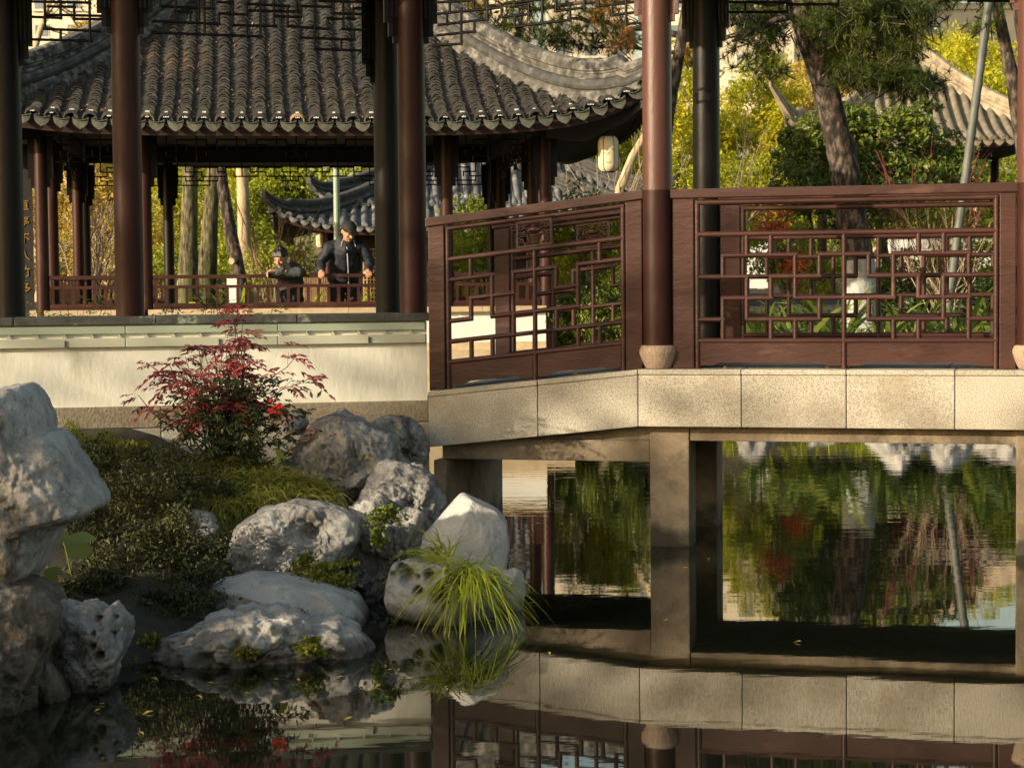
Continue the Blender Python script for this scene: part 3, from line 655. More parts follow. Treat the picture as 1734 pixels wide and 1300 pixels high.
FM = [(75, 230, 840, 258), (830, 80, 830, 258), (735, 178, 735, 255), (440, 0, 440, 240), (150, 160, 150, 230), (75, 150, 440, 165), (400, 0, 400, 140),
      (230, 60, 230, 150), (340, 85, 340, 155), (250, 80, 350, 88), (130, 45, 400, 60), (130, 0, 130, 50), (240, 0, 240, 60), (430, 60, 500, 62), (490, 0, 490, 62),
      (530, 15, 640, 22), (635, 15, 635, 175), (635, 178, 940, 185), (925, 0, 925, 185), (540, 95, 740, 105), (540, 95, 540, 170), (440, 165, 545, 170),
      (735, 30, 735, 105), (735, 30, 1030, 45), (1020, 40, 1020, 190), (830, 0, 830, 75), (740, 75, 1110, 85), (1085, 0, 1085, 85), (925, 115, 1115, 122),
      (1115, 40, 1115, 122), (1115, 45, 1320, 50), (1020, 185, 1310, 205), (1300, 130, 1300, 200), (1300, 130, 1400, 135), (1110, 200, 1110, 265),
      (1110, 265, 1490, 280), (1485, 205, 1485, 280), (1210, 0, 1210, 345), (1210, 345, 1570, 357), (1395, 275, 1395, 350), (1340, 20, 1340, 95),
      (1340, 95, 1560, 102), (1410, 0, 1410, 190), (1400, 205, 1570, 212), (1480, 60, 1480, 130), (1430, 130, 1490, 135), (1240, 10, 1560, 15), (1480, 60, 1560, 65)]
frieze(GF, gal, FM, lambda x, y: (240 + x / 4.129, y / 4.129), .12)
FL = [(220, 12, 600, 20), (220, 115, 410, 122), (405, 0, 405, 125), (300, 0, 300, 105), (300, 100, 670, 108), (320, 45, 500, 48), (495, 30, 495, 130), (495, 128, 670, 130),
      (600, 0, 600, 280), (220, 265, 610, 275), (300, 120, 300, 195), (295, 195, 670, 210), (405, 205, 405, 270)]
frieze(GF, gal, FL, lambda x, y: (x / 3.94, y / 3.94), .12)
gable_roof(gal, GX0, -.02, .68, 1.05, 3.52, 4.15, None)

# ---------------------------------------------------------------- rocks
def rock(label, outline, Y, depth, m, amp=.06, fr=1.0, nu=104, nv=60, seed=0, dents=(), box_=.75, name='garden_rock', group=None, facets=9):
    pts = np.array([tuple(P(px, py, Y)) for px, py in outline])[:, [0, 2]]
    c = (pts.min(0) + pts.max(0)) / 2; size = float((pts.max(0) - pts.min(0)).max())
    th = np.linspace(0, 2 * math.pi, nu, endpoint=False); Rr = np.zeros(nu)
    n = len(pts)
    for i, t in enumerate(th):
        d = np.array([math.cos(t), math.sin(t)]); best = 0
        for j in range(n):
            a = pts[j] - c; b = pts[(j + 1) % n] - c; e = b - a; den = d[0] * e[1] - d[1] * e[0]
            if abs(den) < 1e-9: continue
            k = (a[0] * e[1] - a[1] * e[0]) / den; u = (a[0] * d[1] - a[1] * d[0]) / den
            if k > 0 and 0 <= u <= 1: best = max(best, k)
        Rr[i] = best
    Rr = (Rr + np.roll(Rr, 1) * .5 + np.roll(Rr, -1) * .5) / 2
    vs = []; rgc = random.Random(seed * 17 + 3); planes = []
    for q_ in range(facets):
        nn = Vector((rgc.uniform(-1, 1), -rgc.uniform(.45, 1.1), rgc.uniform(-.5, 1))).normalized(); sup = 0
        for i in range(0, nu, 3):
            for ph in (0, -.4, -.8, -1.2, -1.5):
                cf = math.cos(ph) ** box_; sup = max(sup, nn.dot(Vector((Rr[i] * cf * math.cos(th[i]), depth * math.copysign(abs(math.sin(ph)) ** box_, ph), Rr[i] * cf * math.sin(th[i])))))
        planes.append((nn, sup * rgc.uniform(.66, .88)))
    dn = [(P(px, py, Y - depth), rad, dep) for px, py, rad, dep in dents]
    for j in range(nv + 1):
        ph = -math.pi / 2 + math.pi * j / nv
        cf = max(math.cos(ph), 0) ** box_; sf = math.copysign(abs(math.sin(ph)) ** box_, math.sin(ph))
        for i in range(nu):
            x = c[0] + Rr[i] * cf * math.cos(th[i]); z = c[1] + Rr[i] * cf * math.sin(th[i]); y = Y + depth * sf
            p = Vector((x, y, z)); r_ = p - Vector((c[0], Y, c[1]))
            for nn, of in planes:
                ex = r_.dot(nn) - of
                if ex > 0: r_ -= nn * (ex * .94)
            p = r_ + Vector((c[0], Y, c[1])); q = p * (fr * 2.0 / size) + Vector((seed * 7.1, seed * 3.3, 0))
            big = noise.fractal(q * 1.1, .8, 2.0, 3)
            n1 = noise.noise(q * 2.1 + Vector((0, 0, 9))) + .25 * noise.noise(q * 6); crease = math.exp(-(n1 / .075) ** 2)
            n2 = noise.noise(q * 4.3 + Vector((5, 0, 2))); crease2 = math.exp(-(n2 / .06) ** 2)
            vo = noise.voronoi(q * 2.4)[0][0]; v2 = noise.voronoi(q * 6.5)[0][0]
            fine = noise.fractal(q * 9, .7, 2.1, 4)
            d = Vector((x - c[0], (y - Y) * 1.2, z - c[1])); dl = d.length
            if dl > 1e-6: d /= dl
            inw = min(1, dl / (.15 * size))
            s = amp * size * (1.05 * big - .30 * crease - .16 * crease2 + 1.25 * (vo - .38) + .50 * (v2 - .38) + .28 * fine) * inw
            face = .30 + .70 * abs(sf)           # keep the traced outline, carve the faces
            p = p + d * (s * face)
            for (dc, rad, dep) in dn:
                r2 = ((p.x - dc.x) ** 2 + (p.z - dc.z) ** 2) / rad ** 2
                if r2 < 4 and p.y < Y: p.y += dep * math.exp(-r2 * 1.6)
            vs.append(p)
    f = [(j * nu + i, j * nu + (i + 1) % nu, (j + 1) * nu + (i + 1) % nu, (j + 1) * nu + i) for j in range(nv) for i in range(nu)]
    mb = MB(); mb.add([tuple(v) for v in vs], f, True)
    o = mb.build(name, m)
    return tag(o, label, 'rock', group)
GR = 'rocks of the near rock garden'
rock('large pale upright rock at left edge, jagged top with a dark notch', [(-90, 665), (-20, 668), (12, 664), (44, 655), (60, 672), (76, 700), (79, 722), (60, 738), (95, 727), (112, 745), (132, 790), (160, 830), (174, 856), (150, 870), (110, 880), (82, 905), (62, 960), (40, 985), (0, 1003), (-80, 1030), (-150, 900), (-130, 760)], 8.2, .42, ROCKL, .045, 1.2, 180, 100, 1, dents=((66, 712, .035, .25), (25, 682, .012, .03), (125, 800, .05, .06)), box_=.6, group=GR, facets=3)
rock('brownish boulder standing in water at bottom left corner', [(-40, 1000), (20, 1005), (66, 1016), (90, 1042), (86, 1090), (70, 1130), (62, 1180), (54, 1225), (0, 1260), (-60, 1260), (-120, 1120)], 7.45, .34, ROCKB, .10, 1.3, 150, 90, 2, dents=((35, 1125, .05, .08), (70, 1100, .03, .06)), group=GR)
rock('grey fluted rock with vertical furrows standing in the water', [(98, 1032), (110, 1016), (128, 1022), (132, 1030), (142, 1018), (164, 1028), (172, 1040), (186, 1024), (200, 1040), (216, 1056), (213, 1090), (196, 1120), (190, 1170), (180, 1215), (130, 1215), (116, 1150), (102, 1100), (92, 1062)], 7.75, .22, ROCK, .09, 1.2, 150, 90, 3, dents=((152, 1060, .012, .08), (152, 1080, .012, .08), (152, 1100, .012, .08), (178, 1060, .010, .07), (178, 1085, .010, .07), (120, 1085, .012, .06), (165, 1115, .02, .08)), group=GR)
rock('low flat pale rock with pits and moss lying at the waterline', [(232, 1170), (222, 1110), (262, 1090), (290, 1075), (340, 1068), (380, 1045), (440, 1036), (500, 1042), (528, 1058), (562, 1052), (596, 1062), (620, 1085), (632, 1108), (660, 1128), (652, 1155), (560, 1162), (450, 1168), (380, 1178), (300, 1168)], 8.45, .40, ROCKL, .075, 1.9, 190, 100, 4, dents=((425, 1118, .03, .06), (400, 1095, .02, .05), (520, 1100, .03, .08), (356, 1128, .03, .05), (580, 1085, .015, .03)), box_=.8, group=GR, facets=3)
rock('smooth grey slab rock behind the flat pale rock', [(352, 1030), (366, 985), (420, 972), (480, 975), (560, 990), (604, 1010), (622, 1038), (616, 1072), (500, 1082), (400, 1070)], 9.15, .36, ROCKS, .03, .8, 140, 80, 5, dents=((520, 1040, .10, .08), (585, 1030, .05, .06)), group=GR, facets=3)
rock('dark hollowed boulder under the grass with pale left flank', [(392, 930), (400, 895), (440, 865), (500, 852), (560, 858), (600, 875), (606, 905), (590, 940), (560, 975), (520, 990), (470, 995), (425, 990), (400, 965)], 9.75, .34, ROCK, .07, 1.0, 150, 84, 6, dents=((525, 920, .10, .16), (470, 940, .05, .08)), group=GR)
rock('largest grey boulder below the wall beside the red leaved shrub', [(483, 790), (498, 765), (510, 740), (540, 712), (580, 703), (620, 716), (655, 730), (672, 745), (682, 780), (700, 800), (700, 860), (660, 890), (600, 880), (560, 850), (500, 815)], 10.9, .42, ROCK, .075, 1.3, 190, 110, 7, dents=((545, 762, .02, .03), (610, 790, .06, .06), (560, 800, .03, .03)), group=GR)
rock('rounded grey boulder tucked behind against bridge and wall', [(632, 712), (660, 702), (690, 706), (714, 722), (728, 752), (722, 785), (700, 800), (650, 780), (636, 740)], 11.65, .26, ROCK, .08, 1.1, 120, 70, 8, dents=((662, 725, .03, .04),), group=GR)
rock('craggy brown boulder below the largest boulder, beside bridge opening', [(628, 800), (660, 784), (700, 790), (735, 812), (752, 848), (744, 885), (720, 930), (690, 960), (640, 950), (600, 900), (606, 850)], 10.45, .34, ROCK, .10, 1.7, 160, 96, 9, dents=((690, 860, .04, .06), (650, 880, .03, .06)), group=GR)
rock('knobbly shadowed rock mass reaching the water behind the grass tuft', [(592, 862), (640, 846), (690, 866), (722, 900), (735, 960), (720, 1030), (700, 1062), (640, 1066), (600, 1040), (584, 960)], 9.95, .30, ROCK, .15, 1.9, 160, 96, 10, dents=((630, 960, .06, .1), (690, 990, .05, .1)), group=GR)
rock('tall pointed pale grey standing stone in front of bridge opening', [(776, 838), (784, 835), (812, 848), (842, 864), (858, 886), (863, 930), (854, 985), (850, 1062), (760, 1066), (722, 985), (712, 935), (716, 908), (745, 876)], 9.72, .20, ROCKS, .022, .7, 150, 84, 11, box_=.5, group=GR)
rock('white pitted rock with dark holes under bright grass tuft', [(652, 1010), (656, 985), (664, 958), (690, 945), (740, 952), (782, 968), (812, 990), (838, 1020), (846, 1066), (780, 1076), (740, 1068), (716, 1056), (684, 1046), (660, 1032)], 9.25, .24, ROCKS, .04, 1.0, 160, 90, 12, dents=((688, 984, .036, .20), (706, 986, .014, .12), (726, 983, .026, .14), (745, 1012, .036, .22), (708, 1006, .022, .14), (676, 971, .026, .12), (757, 1028, .022, .14), (662, 984, .02, .12)), group=GR, facets=3)
rock('small bluish stone at right of the pointed standing stone', [(842, 985), (852, 968), (872, 961), (886, 970), (890, 1000), (884, 1040), (850, 1052), (836, 1015)], 9.5, .12, ROCKS, .03, .7, 90, 50, 13, group=GR)
rock('small grey rock half hidden in the dark heather shrub', [(308, 880), (330, 862), (356, 868), (370, 890), (366, 925), (330, 930), (306, 905)], 9.75, .14, ROCK, .07, 1, 90, 50, 14, group=GR)
rock('reddish brown rock in shadow behind the flat pale rock', [(212, 1050), (250, 1032), (300, 1040), (340, 1052), (360, 1080), (300, 1110), (230, 1120), (208, 1090)], 8.95, .22, ROCKB, .07, 1, 110, 60, 15, group=GR)
rock('small pale stone beside the wall foot, right of the red shrub', [(478, 712), (492, 698), (512, 700), (522, 714), (515, 735), (484, 738)], 11.75, .10, ROCK, .07, 1, 80, 44, 16, group=GR)
rock('dark wedge rock low between brown boulder and fluted rock', [(62, 1150), (76, 1120), (94, 1140), (110, 1170), (122, 1200), (118, 1225), (60, 1225)], 7.5, .12, ROCKB, .07, 1, 90, 50, 17, group=GR)
rock('shadowed grey rock below the large upright rock, behind brown boulder', [(-20, 985), (30, 975), (70, 985), (100, 1005), (112, 1040), (100, 1090), (60, 1100), (-20, 1080)], 8.05, .26, ROCKB, .07, 1, 110, 60, 18, group=GR)
GS = 'rocks along the far shore'
for i, (px, Y, w_, h_, lab) in enumerate(((1285, 22.6, .34, .42, 'grey shore rock behind the bridge, left of the strap leaved plants'), (1520, 22.2, .42, .46, 'sunlit tan shore rock behind the bridge under the white trunk'),
                             (1600, 22.3, .5, .48, 'broad sunlit shore rock behind the bridge near the bamboo pole'), (1710, 22.1, .36, .5, 'sunlit shore rock behind the bridge right end'), (1000, 23.2, .4, .3, 'small shore rock under the green shrubs beside pavilion'), (1400, 22.8, .3, .3, 'low shore rock below the strap leaved plants'))):
    cz = .02; c = P(px, 700, Y)
    pts = []
    for k in range(12):
        a = 2 * math.pi * k / 12; rr = 1.0 + .25 * math.sin(k * 2.3 + i)
        d = Vector((c.x + w_ * rr * math.cos(a), Y, cz + h_ * (1.05 if math.sin(a) > 0 else .6) * rr * math.sin(a)))
        dd = np.array([d.x, d.y, d.z - CAMH]); tt = dd @ FWD; pts.append((867 + F * (dd @ RT) / tt, 650 - F * (dd @ UP) / tt))
    rock(lab, pts, Y, .4, ROCKL if i != 0 else ROCK, .10, 1.2, 70, 40, 30 + i, group=GS, name='shore_rock')

LITTER = leafmat('dry brown leaf litter', [(.1, (.05, .03, .02)), (.6, (.16, .09, .055)), (1, (.30, .19, .12))], trans=.1)
# ---------------------------------------------------------------- upturned hip roofs
def tile_block(r=.068, L=.115, th=.017, seg=6):
    """one curved cover tile: outer arc, inner arc at the lip, small taper"""
    v, f = [], []
    a = [math.pi * k / seg for k in range(seg + 1)]
    for (yy, rr, dz) in ((0, r, 0), (L, r * .9, -.004), (0, r - th, 0)):
        for t in a: v.append((rr * math.cos(t), yy, rr * math.sin(t) * .9 + dz))
    n = seg + 1
    for k in range(seg):
        f.append((k, k + 1, n + k + 1, n + k)); f.append((k + 1, k, 2 * n + k, 2 * n + k + 1))
    return np.array(v), np.array(f)
TMI = np.array([0, 1] * 6)
def drip_block(w=.085, h=.085):
    pr = [(-w, .014), (-w * .97, -.02), (-w * .80, -h * .55), (-w * .45, -h * .80), (0, -h), (w * .45, -h * .80), (w * .80, -h * .55), (w * .97, -.02), (w, .012), (w * .5, -.012), (0, -.020), (-w * .5, -.012)]
    n = len(pr); v = [(x, y + (.004 if abs(x) < .01 else 0) + abs(x) * .12, z) for y in (-.006, .008) for x, z in pr]
    f = [tuple(range(n))[::-1]], [tuple(range(n, 2 * n))]
    mb = MB(); mb.add(v, [tuple(range(n))[::-1]]); mb.add(v, [tuple(range(n, 2 * n))]); mb.add(v, [(i, n + i, n + (i + 1) % n, (i + 1) % n) for i in range(n)])
    # rim bead
    tube(mb, [(-w, -.010, .008), (-w * .5, -.010, -.014), (0, -.010, -.022), (w * .5, -.010, -.014), (w, -.010, .008)], .006, 4)
    return mb
def hip_roof(parent, a, base, lift, pitch=.205, exposure=.072, detail=True, ridge_h=.45, tilem=TILES, ridgem=RIDGE, boardm=REDB, soff_z=3.3, col_h=2.97, lim=260, roll=.068, tip=.10):
    rf = thing('roof', None, None); rf.parent = parent
    for k_ in ('label', 'category', 'group'):
        if k_ in rf: del rf[k_]
    def zf(x, t): return base(t) + lift(max(a - abs(x), 0)) * math.exp(-max(t, 0) / 1.2)
    def turn(v, k):
        v = np.asarray(v, float); c, s = math.cos(k * math.pi / 2), math.sin(k * math.pi / 2)
        return np.stack([v[:, 0] * c - v[:, 1] * s, v[:, 0] * s + v[:, 1] * c, v[:, 2]], 1)
    rg = random.Random(3)
    # deck under the tiles, and dark soffit
    for (nm, m, fz) in (('roof_deck', tilem, None), ('soffit', DARKW, 1)):
        mb = MB()
        for k in range(4):
            nx, ntt = 34, 12; v = []
            for i in range(nx + 1):
                x = -a + 2 * a * i / nx; tm = a - abs(x)
                for j in range(ntt + 1):
                    if fz is None: t = tm * j / ntt; v.append((x, -a + t, zf(x, t) - .01))
                    else:
                        t = min(a - col_h, tm) * j / ntt; e = zf(x, 0) - (.12 if k != 2 else .05); q = t / (a - col_h)
                        v.append((x, -a + t + .05, e * (1 - q) + soff_z * q))
            f = [(i * (ntt + 1) + j, (i + 1) * (ntt + 1) + j, (i + 1) * (ntt + 1) + j + 1, i * (ntt + 1) + j + 1) for i in range(nx) for j in range(ntt)]
            mb.add(turn(v, k), f, True)
        mb.build(nm, m, rf)
    mb = MB()
    for k in range(4):
        nx = 40; v = []
        for i in range(nx + 1):
            x = -a + 2 * a * i / nx; e = zf(x, 0)
            v += [(x * .997, -a + .035, e - .02), (x * .997, -a + .06, e - (.15 if k != 2 else .06)), (x * .99, -a + .10, e - (.15 if k != 2 else .06)), (x * .99, -a + .10, e - .02)]
        f = [(i * 4 + j, (i + 1) * 4 + j, (i + 1) * 4 + (j + 1) % 4, i * 4 + (j + 1) % 4) for i in range(nx) for j in range(4)]
        mb.add(turn(v, k), f)
    mb.build('eave_board', boardm, rf)
    # tiles
    nrow = int(a / pitch); rows = [i * pitch for i in range(-nrow, nrow + 1)]
    tv, tf = tile_block(r=roll)
    tmesh = None; joined = MB(); pans = MB(); cnt = 0
    faces = (0, 1, 2, 3)
    for k in faces:
        for x in rows:
            tm = a - abs(x) - .04; rd = rg.uniform(-.012, .012); rp = rg.uniform(0, 6)
            if detail and k == 0:
                t = 0.0; j = 0
                while t < tm:
                    sl = math.atan2(zf(x, t + .05) - zf(x, t), .05); ds = exposure * math.cos(sl)
                    z = zf(x, t) + .022; tilt = sl - .24
                    s_ = 1 + rg.uniform(-.05, .05); dx = rd * math.sin(t * 2 + rp) + rg.uniform(-.010, .010); rz = rg.uniform(-.09, .09); tilt += rg.uniform(-.03, .03)
                    if j < 7 and cnt < lim:
                        if tmesh is None:
                            b0 = MB(); b0.add(tv, tf, False, TMI); tmesh = b0.mesh('cover_tile', [TILE, TILEE])
                        inst(tmesh, 'cover_tile', rf, (x + dx, -a + t, z), (tilt, 0, rz), (s_, 1, s_)); cnt += 1
                    else:
                        c, s = math.cos(tilt), math.sin(tilt); vv = tv * np.array([s_, 1, s_])
                        cz, sz = math.cos(rz), math.sin(rz); vx = vv[:, 0] * cz - vv[:, 1] * sz; vy = vv[:, 0] * sz + vv[:, 1] * cz
                        joined.add(np.stack([vx + x + dx, vy * c - vv[:, 2] * s - a + t, vy * s + vv[:, 2] * c + z], 1), tf, False, TMI)
                    t += ds; j += 1
            else:
                pts = []; ns = 7; tms = max(tm, .12)
                for j in range(ns + 1):
                    t = tms * j / ns; pts.append((x, -a + t, zf(x, t) + .01))
                m2 = MB(); tube(m2, pts, roll * 1.02, 7)
                for v_, f_ in zip(m2.v, m2.f): pass
                base_n = 0
                allv = np.concatenate(m2.v); off = 0
                for v_, f_, (cn, sm) in zip(m2.v, m2.f, m2.sm):
                    joined.add(turn(v_, k), f_ - off, sm); off += len(v_)
        if detail and k == 0:
            for x in [r_ + pitch / 2 for r_ in rows[:-1]] + [rows[0] - pitch / 2, rows[-1] + pitch / 2]:
                tm = a - abs(x) - .06; t = 0.0
                while t < tm:
                    sl = math.atan2(zf(x, t + .05) - zf(x, t), .05); ds = .042 * math.cos(sl)
                    w_ = pitch * .36; v = []
                    for yy, up in ((0, .018), (.06, .004), (0, .006)):
                        for q in (-1, -.5, 0, .5, 1): v.append((x + q * w_, -a + t + yy, zf(x, t + yy) + up + .016 * q * q + rg.uniform(-.001, .001)))
                    f = [(q, q + 1, 5 + q + 1, 5 + q) for q in range(4)] + [(q + 1, q, 10 + q, 10 + q + 1) for q in range(4)]
                    pans.add(v, f, False, [0] * 4 + [1] * 4); t += ds
    q = joined.build('cover_tiles', [tilem, TILEE], rf); q['kind'] = 'stuff'
    if detail:
        q = pans.build('pan_tiles', [tilem, TILEE], rf); q['kind'] = 'stuff'
        n = 2600; rn = np.random.default_rng(5); xi = rn.integers(-nrow, nrow, n) * pitch + pitch / 2 + rn.normal(0, .022, n); tt = rn.random(n) ** .8 * 3.0; ok = (tt < a - np.abs(xi) - .1) & (np.sin(xi * 9) + np.sin(tt * 5 + xi * 3) > -.4)
        cs = np.array([(x_, -a + t_, zf(x_, t_) + .03) for x_, t_ in zip(xi[ok], tt[ok])]); lit = MB()
        leaves(lit, rn, cs, rnd_units(rn, len(cs)), np.tile([0, -.5, 1.], (len(cs), 1)) + rn.normal(0, .4, (len(cs), 3)), .045 * (.6 + .8 * rn.random(len(cs))), .45); q = lit.build('leaf_litter', LITTER, rf); q['kind'] = 'stuff'
    # drip tiles, end caps, white mortar dabs
    dm = drip_block(pitch * .44, .118 * pitch / .205).mesh('drip_tile', TILEM if detail else tilem)
    eb = MB(); 
    for s in range(3):
        tube(eb, [(.075 * math.cos(t), -.005 + .010 * s, .075 * math.sin(t) * .8 - .012 + .012 * s) for t in [math.pi * (-.08 + 1.16 * q / 8) for q in range(9)]], .010, 5)
    em = eb.mesh('end_tile', TILE)
    wb = MB(); box(wb, -.022, .022, -.012, .02, 0, .012); wm = wb.mesh('mortar_dab', WHITEP)
    wb = MB()
    for q in (-.024, 0, .022): box(wb, q - .008, q + .008, -.010, .01, -.006, .010 - abs(q) * .2)
    wm2 = wb.mesh('mortar_patch', WHITEP)
    for k in ((0, 1, 3) if detail else (0,)):
        rz = k * math.pi / 2
        for x in [r_ + pitch / 2 for r_ in rows[:-1]] + [rows[0] - pitch / 2, rows[-1] + pitch / 2]:
            if abs(x) > a: continue
            p = turn([(x, -a - .028, zf(x, 0) + .004)], k)[0]
            inst(dm, 'drip_tile', rf, p, (0, -math.atan((zf(x + .05, 0) - zf(x - .05, 0)) / .1), rz))
        if detail:
            for x in rows:
                p = turn([(x, -a - .004, zf(x, 0) + .018)], k)[0]; inst(em, 'end_tile', rf, p, (0, 0, rz))
                if k == 0:
                    if rg.random() < .8: inst(wm, 'mortar_dab', rf, (x + rg.uniform(-.005, .005), -a + .13, zf(x, .13) + .076), (.3, 0, 0), (rg.uniform(.6, 1.2), 1, rg.uniform(.6, 1.2)))
                    if rg.random() < .8: inst(wm2, 'mortar_patch', rf, (x, -a - .02, zf(x, 0) + .045), None, (rg.uniform(.6, 1.1), 1, rg.uniform(.7, 1.1)))
    # hip ridges
    H = ridge_h / .45
    prof = {'ridge_skirt': ([(.15, -.06), (.125, .07), (.09, .115)], ridgem), 'ridge_roll': ([(.09, .09), (.125, .115), (.14, .15), (.135, .195), (.11, .225), (.09, .23)], RIDGED if detail else ridgem),
            'ridge_band': ([(.095, .235), (.095, .27), (.08, .272), (.08, .292), (.095, .294), (.095, .315)], ridgem), 'ridge_crown': ([(.08, .315), (.105, .325), (.115, .40), (.10, .45), (.05, .47)], ridgem)}
    for (sx, sy) in ((-1, -1), (1, -1), (1, 1), (-1, 1)):
        for nm, (pr, m) in prof.items():
            full = [(w_, h_) for w_, h_ in pr] + [(-w_, h_) for w_, h_ in pr[::-1]]; npf = len(full); v = []
            ts = [-tip + (a + tip) * (i / 44) ** 1.35 for i in range(45)]
            for t in ts:
                tt = max(t, 0); z = base(tt) + lift(tt) * math.exp(-tt / 1.2) + (-t * 1.5 if t < 0 else 0)
                cx, cy = sx * (a - t), sy * (a - t); ux, uy = -sy * .7071, sx * .7071
                sc = 1 if t > .6 else (.62 + .38 * t / .6 if t > 0 else .62 - .40 * min(1, -t / max(tip, .2)))
                for w_, h_ in full: v.append((cx + ux * w_ * sc, cy + uy * w_ * sc, z + h_ * H * (sc if t < .3 else 1) * (1 if t > 0 else 1)))
            f = [(i * npf + j, i * npf + (j + 1) % npf, (i + 1) * npf + (j + 1) % npf, (i + 1) * npf + j) for i in range(len(ts) - 1) for j in range(npf)]
            mb = MB(); mb.add(v, f); mb.add(v, [tuple(range(npf))]); mb.build(nm, m, rf)
    return rf, zf

# ---------------------------------------------------------------- the pavilion
pav = thing('pavilion', 'open red pillared pavilion with upturned grey tiled roof beyond the gallery', 'pavilion', (QF.o[0], QF.o[1], 0), R(QF.deg))
PA, PC = 4.0, 2.91
proof, pz = hip_roof(pav, PA, lambda t: 3.28 + .22 * t + .16 * t * t, lambda u: .5 * math.exp(-u / .6))
k = MB(); lathe(k, (0, 0, 6.6), [(.3, 0), (.34, .15), (.2, .3), (.26, .5), (.12, .75), (.02, .9)], 14); k.build('finial', RIDGE, pav)
k = MB(); box(k, -3.2, 3.2, -3.16, 3.16, -.9, .70); k.build('platform', TANST, pav)
FLZ = .70
cpos = []
for s in (-PC, -1.74, 1.74, PC):
    cpos += [(s, -PC), (s, PC)]
for s in (-1.74, 1.74): cpos += [(-PC, s), (PC, s)]
for (x, y) in cpos:
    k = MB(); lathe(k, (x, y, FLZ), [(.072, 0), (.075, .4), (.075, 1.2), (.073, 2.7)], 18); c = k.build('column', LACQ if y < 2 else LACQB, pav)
    k = MB()
    for s in (-1, 1):
        box(k, min(x + s * .07, x + s * .14), max(x + s * .07, x + s * .14), y - .02, y + .02, 2.72, 3.2)
        box(k, min(x + s * .07, x + s * .11), max(x + s * .07, x + s * .11), y - .021, y + .021, 2.62, 2.719)
    k.build('bracket', LACQB, c)
for (y, m) in ((-PC, DARKW), (PC, DARKW)):
    k = MB(); box(k, -PC - .25, PC + .25, y - .07, y + .07, 3.225, 3.42); k.build('beam', m, pav)
for x in (-PC, PC):
    k = MB(); box(k, x - .07, x + .07, -PC + .08, PC - .08, 3.228, 3.41); k.build('beam', DARKW, pav)
k = MB(); box(k, -PC, PC, -PC, PC, 3.44, 3.5); k.build('ceiling', DARKW, pav)
for sx in (-1, 1):      # carved hip beams under the wings
    k = MB(); b = [(2.9, 3.18, 3.4), (3.35, 3.10, 3.42), (3.75, 3.30, 3.60), (3.97, 3.50, 3.72)]
    v = []
    for (q, z0, z1) in b:
        for w_ in (-.05, .05):
            for z in (z0, z1): v.append((sx * q + w_ * .7, -q + w_ * .7 * sx, z))
    f = []
    for i in range(3):
        o = i * 4; n = o + 4; f += [(o, o + 1, n + 1, n), (o + 2, n + 2, n + 3, o + 3), (o + 1, o + 3, n + 3, n + 1), (o, n, n + 2, o + 2)]
    k.add(v, f + [(0, 2, 3, 1), (12, 13, 15, 14)]); k.build('hip_beam', DARKW, pav)
def halfwall(x0, x1, y, axis, front):
    k = MB(); q = (x0, x1, y - .10, y + .10) if axis == 'x' else (y - .10, y + .10, x0, x1)
    box(k, *q, .701, .792); hw = k.build('half_wall', TANST, pav)
    k = MB(); g = .012; q2 = (x0, x1, y - .10 + g, y + .10 - g) if axis == 'x' else (y - .10 + g, y + .10 - g, x0, x1)
    box(k, *q2, .793, 1.15); k.build('plaster_panel', WHITEW, hw)
    q3 = (x0, x1, y - .16, y + .2) if axis == 'x' else (y - .16, y + .2, x0, x1)
    n = 3
    for i in range(n):
        k = MB(); a0 = x0 + (x1 - x0) * i / n + .002; a1 = x0 + (x1 - x0) * (i + 1) / n - .002
        qq = (a0, a1, q3[2], q3[3]) if axis == 'x' else (q3[0], q3[1], a0, a1)
        box(k, *qq, 1.151, 1.212); k.build('seat_slab', TANST, hw)
def prail(x0, x1, y, axis):
    def bb(a0, a1, h0, h1, w_):
        k = MB(); q = (a0, a1, y - w_, y + w_) if axis == 'x' else (y - w_, y + w_, a0, a1)
        box(k, *q, h0, h1); return k
    r = bb(x0, x1, 1.565, 1.607, .03).build('railing', RAIL, pav)
    bb(x0, x1, 1.452, 1.488, .022).build('middle_rail', RAIL, r); bb(x0, x1, 1.242, 1.282, .028).build('bottom_rail', RAIL, r); bb(x0, x1, 1.213, 1.2415, .02).build('sill_rail', RAIL, r)
    n = max(2, int((x1 - x0) / .118)); 
    for i in range(n + 1):
        xx = x0 + .03 + (x1 - x0 - .06) * i / n; bb(xx - .017, xx + .017, 1.2825, 1.4515, .015).build('baluster', RAIL, r)
    for i in range(int((x1 - x0) / .47) + 1):
        xx = x0 + .03 + i * .47
        if xx < x1: bb(xx - .018, xx + .018, 1.4885, 1.5645, .016).build('baluster', RAIL, r)
for (a0, a1) in ((-PC + .08, -1.82), (-1.66, 1.66), (1.82, PC - .08)):
    halfwall(a0 - .06, a1 + .06, -PC, 'x', True); prail(a0, a1, -PC - .02, 'x')
    for sx in (-PC, PC):
        halfwall(a0 - .06, a1 + .06, sx, 'y', False); prail(a0, a1, sx, 'y')
for (a0, a1) in ((-PC + .08, -1.82), (1.82, PC - .08)):
    halfwall(a0 - .06, a1 + .06, PC, 'x', False); prail(a0, a1, PC, 'x')
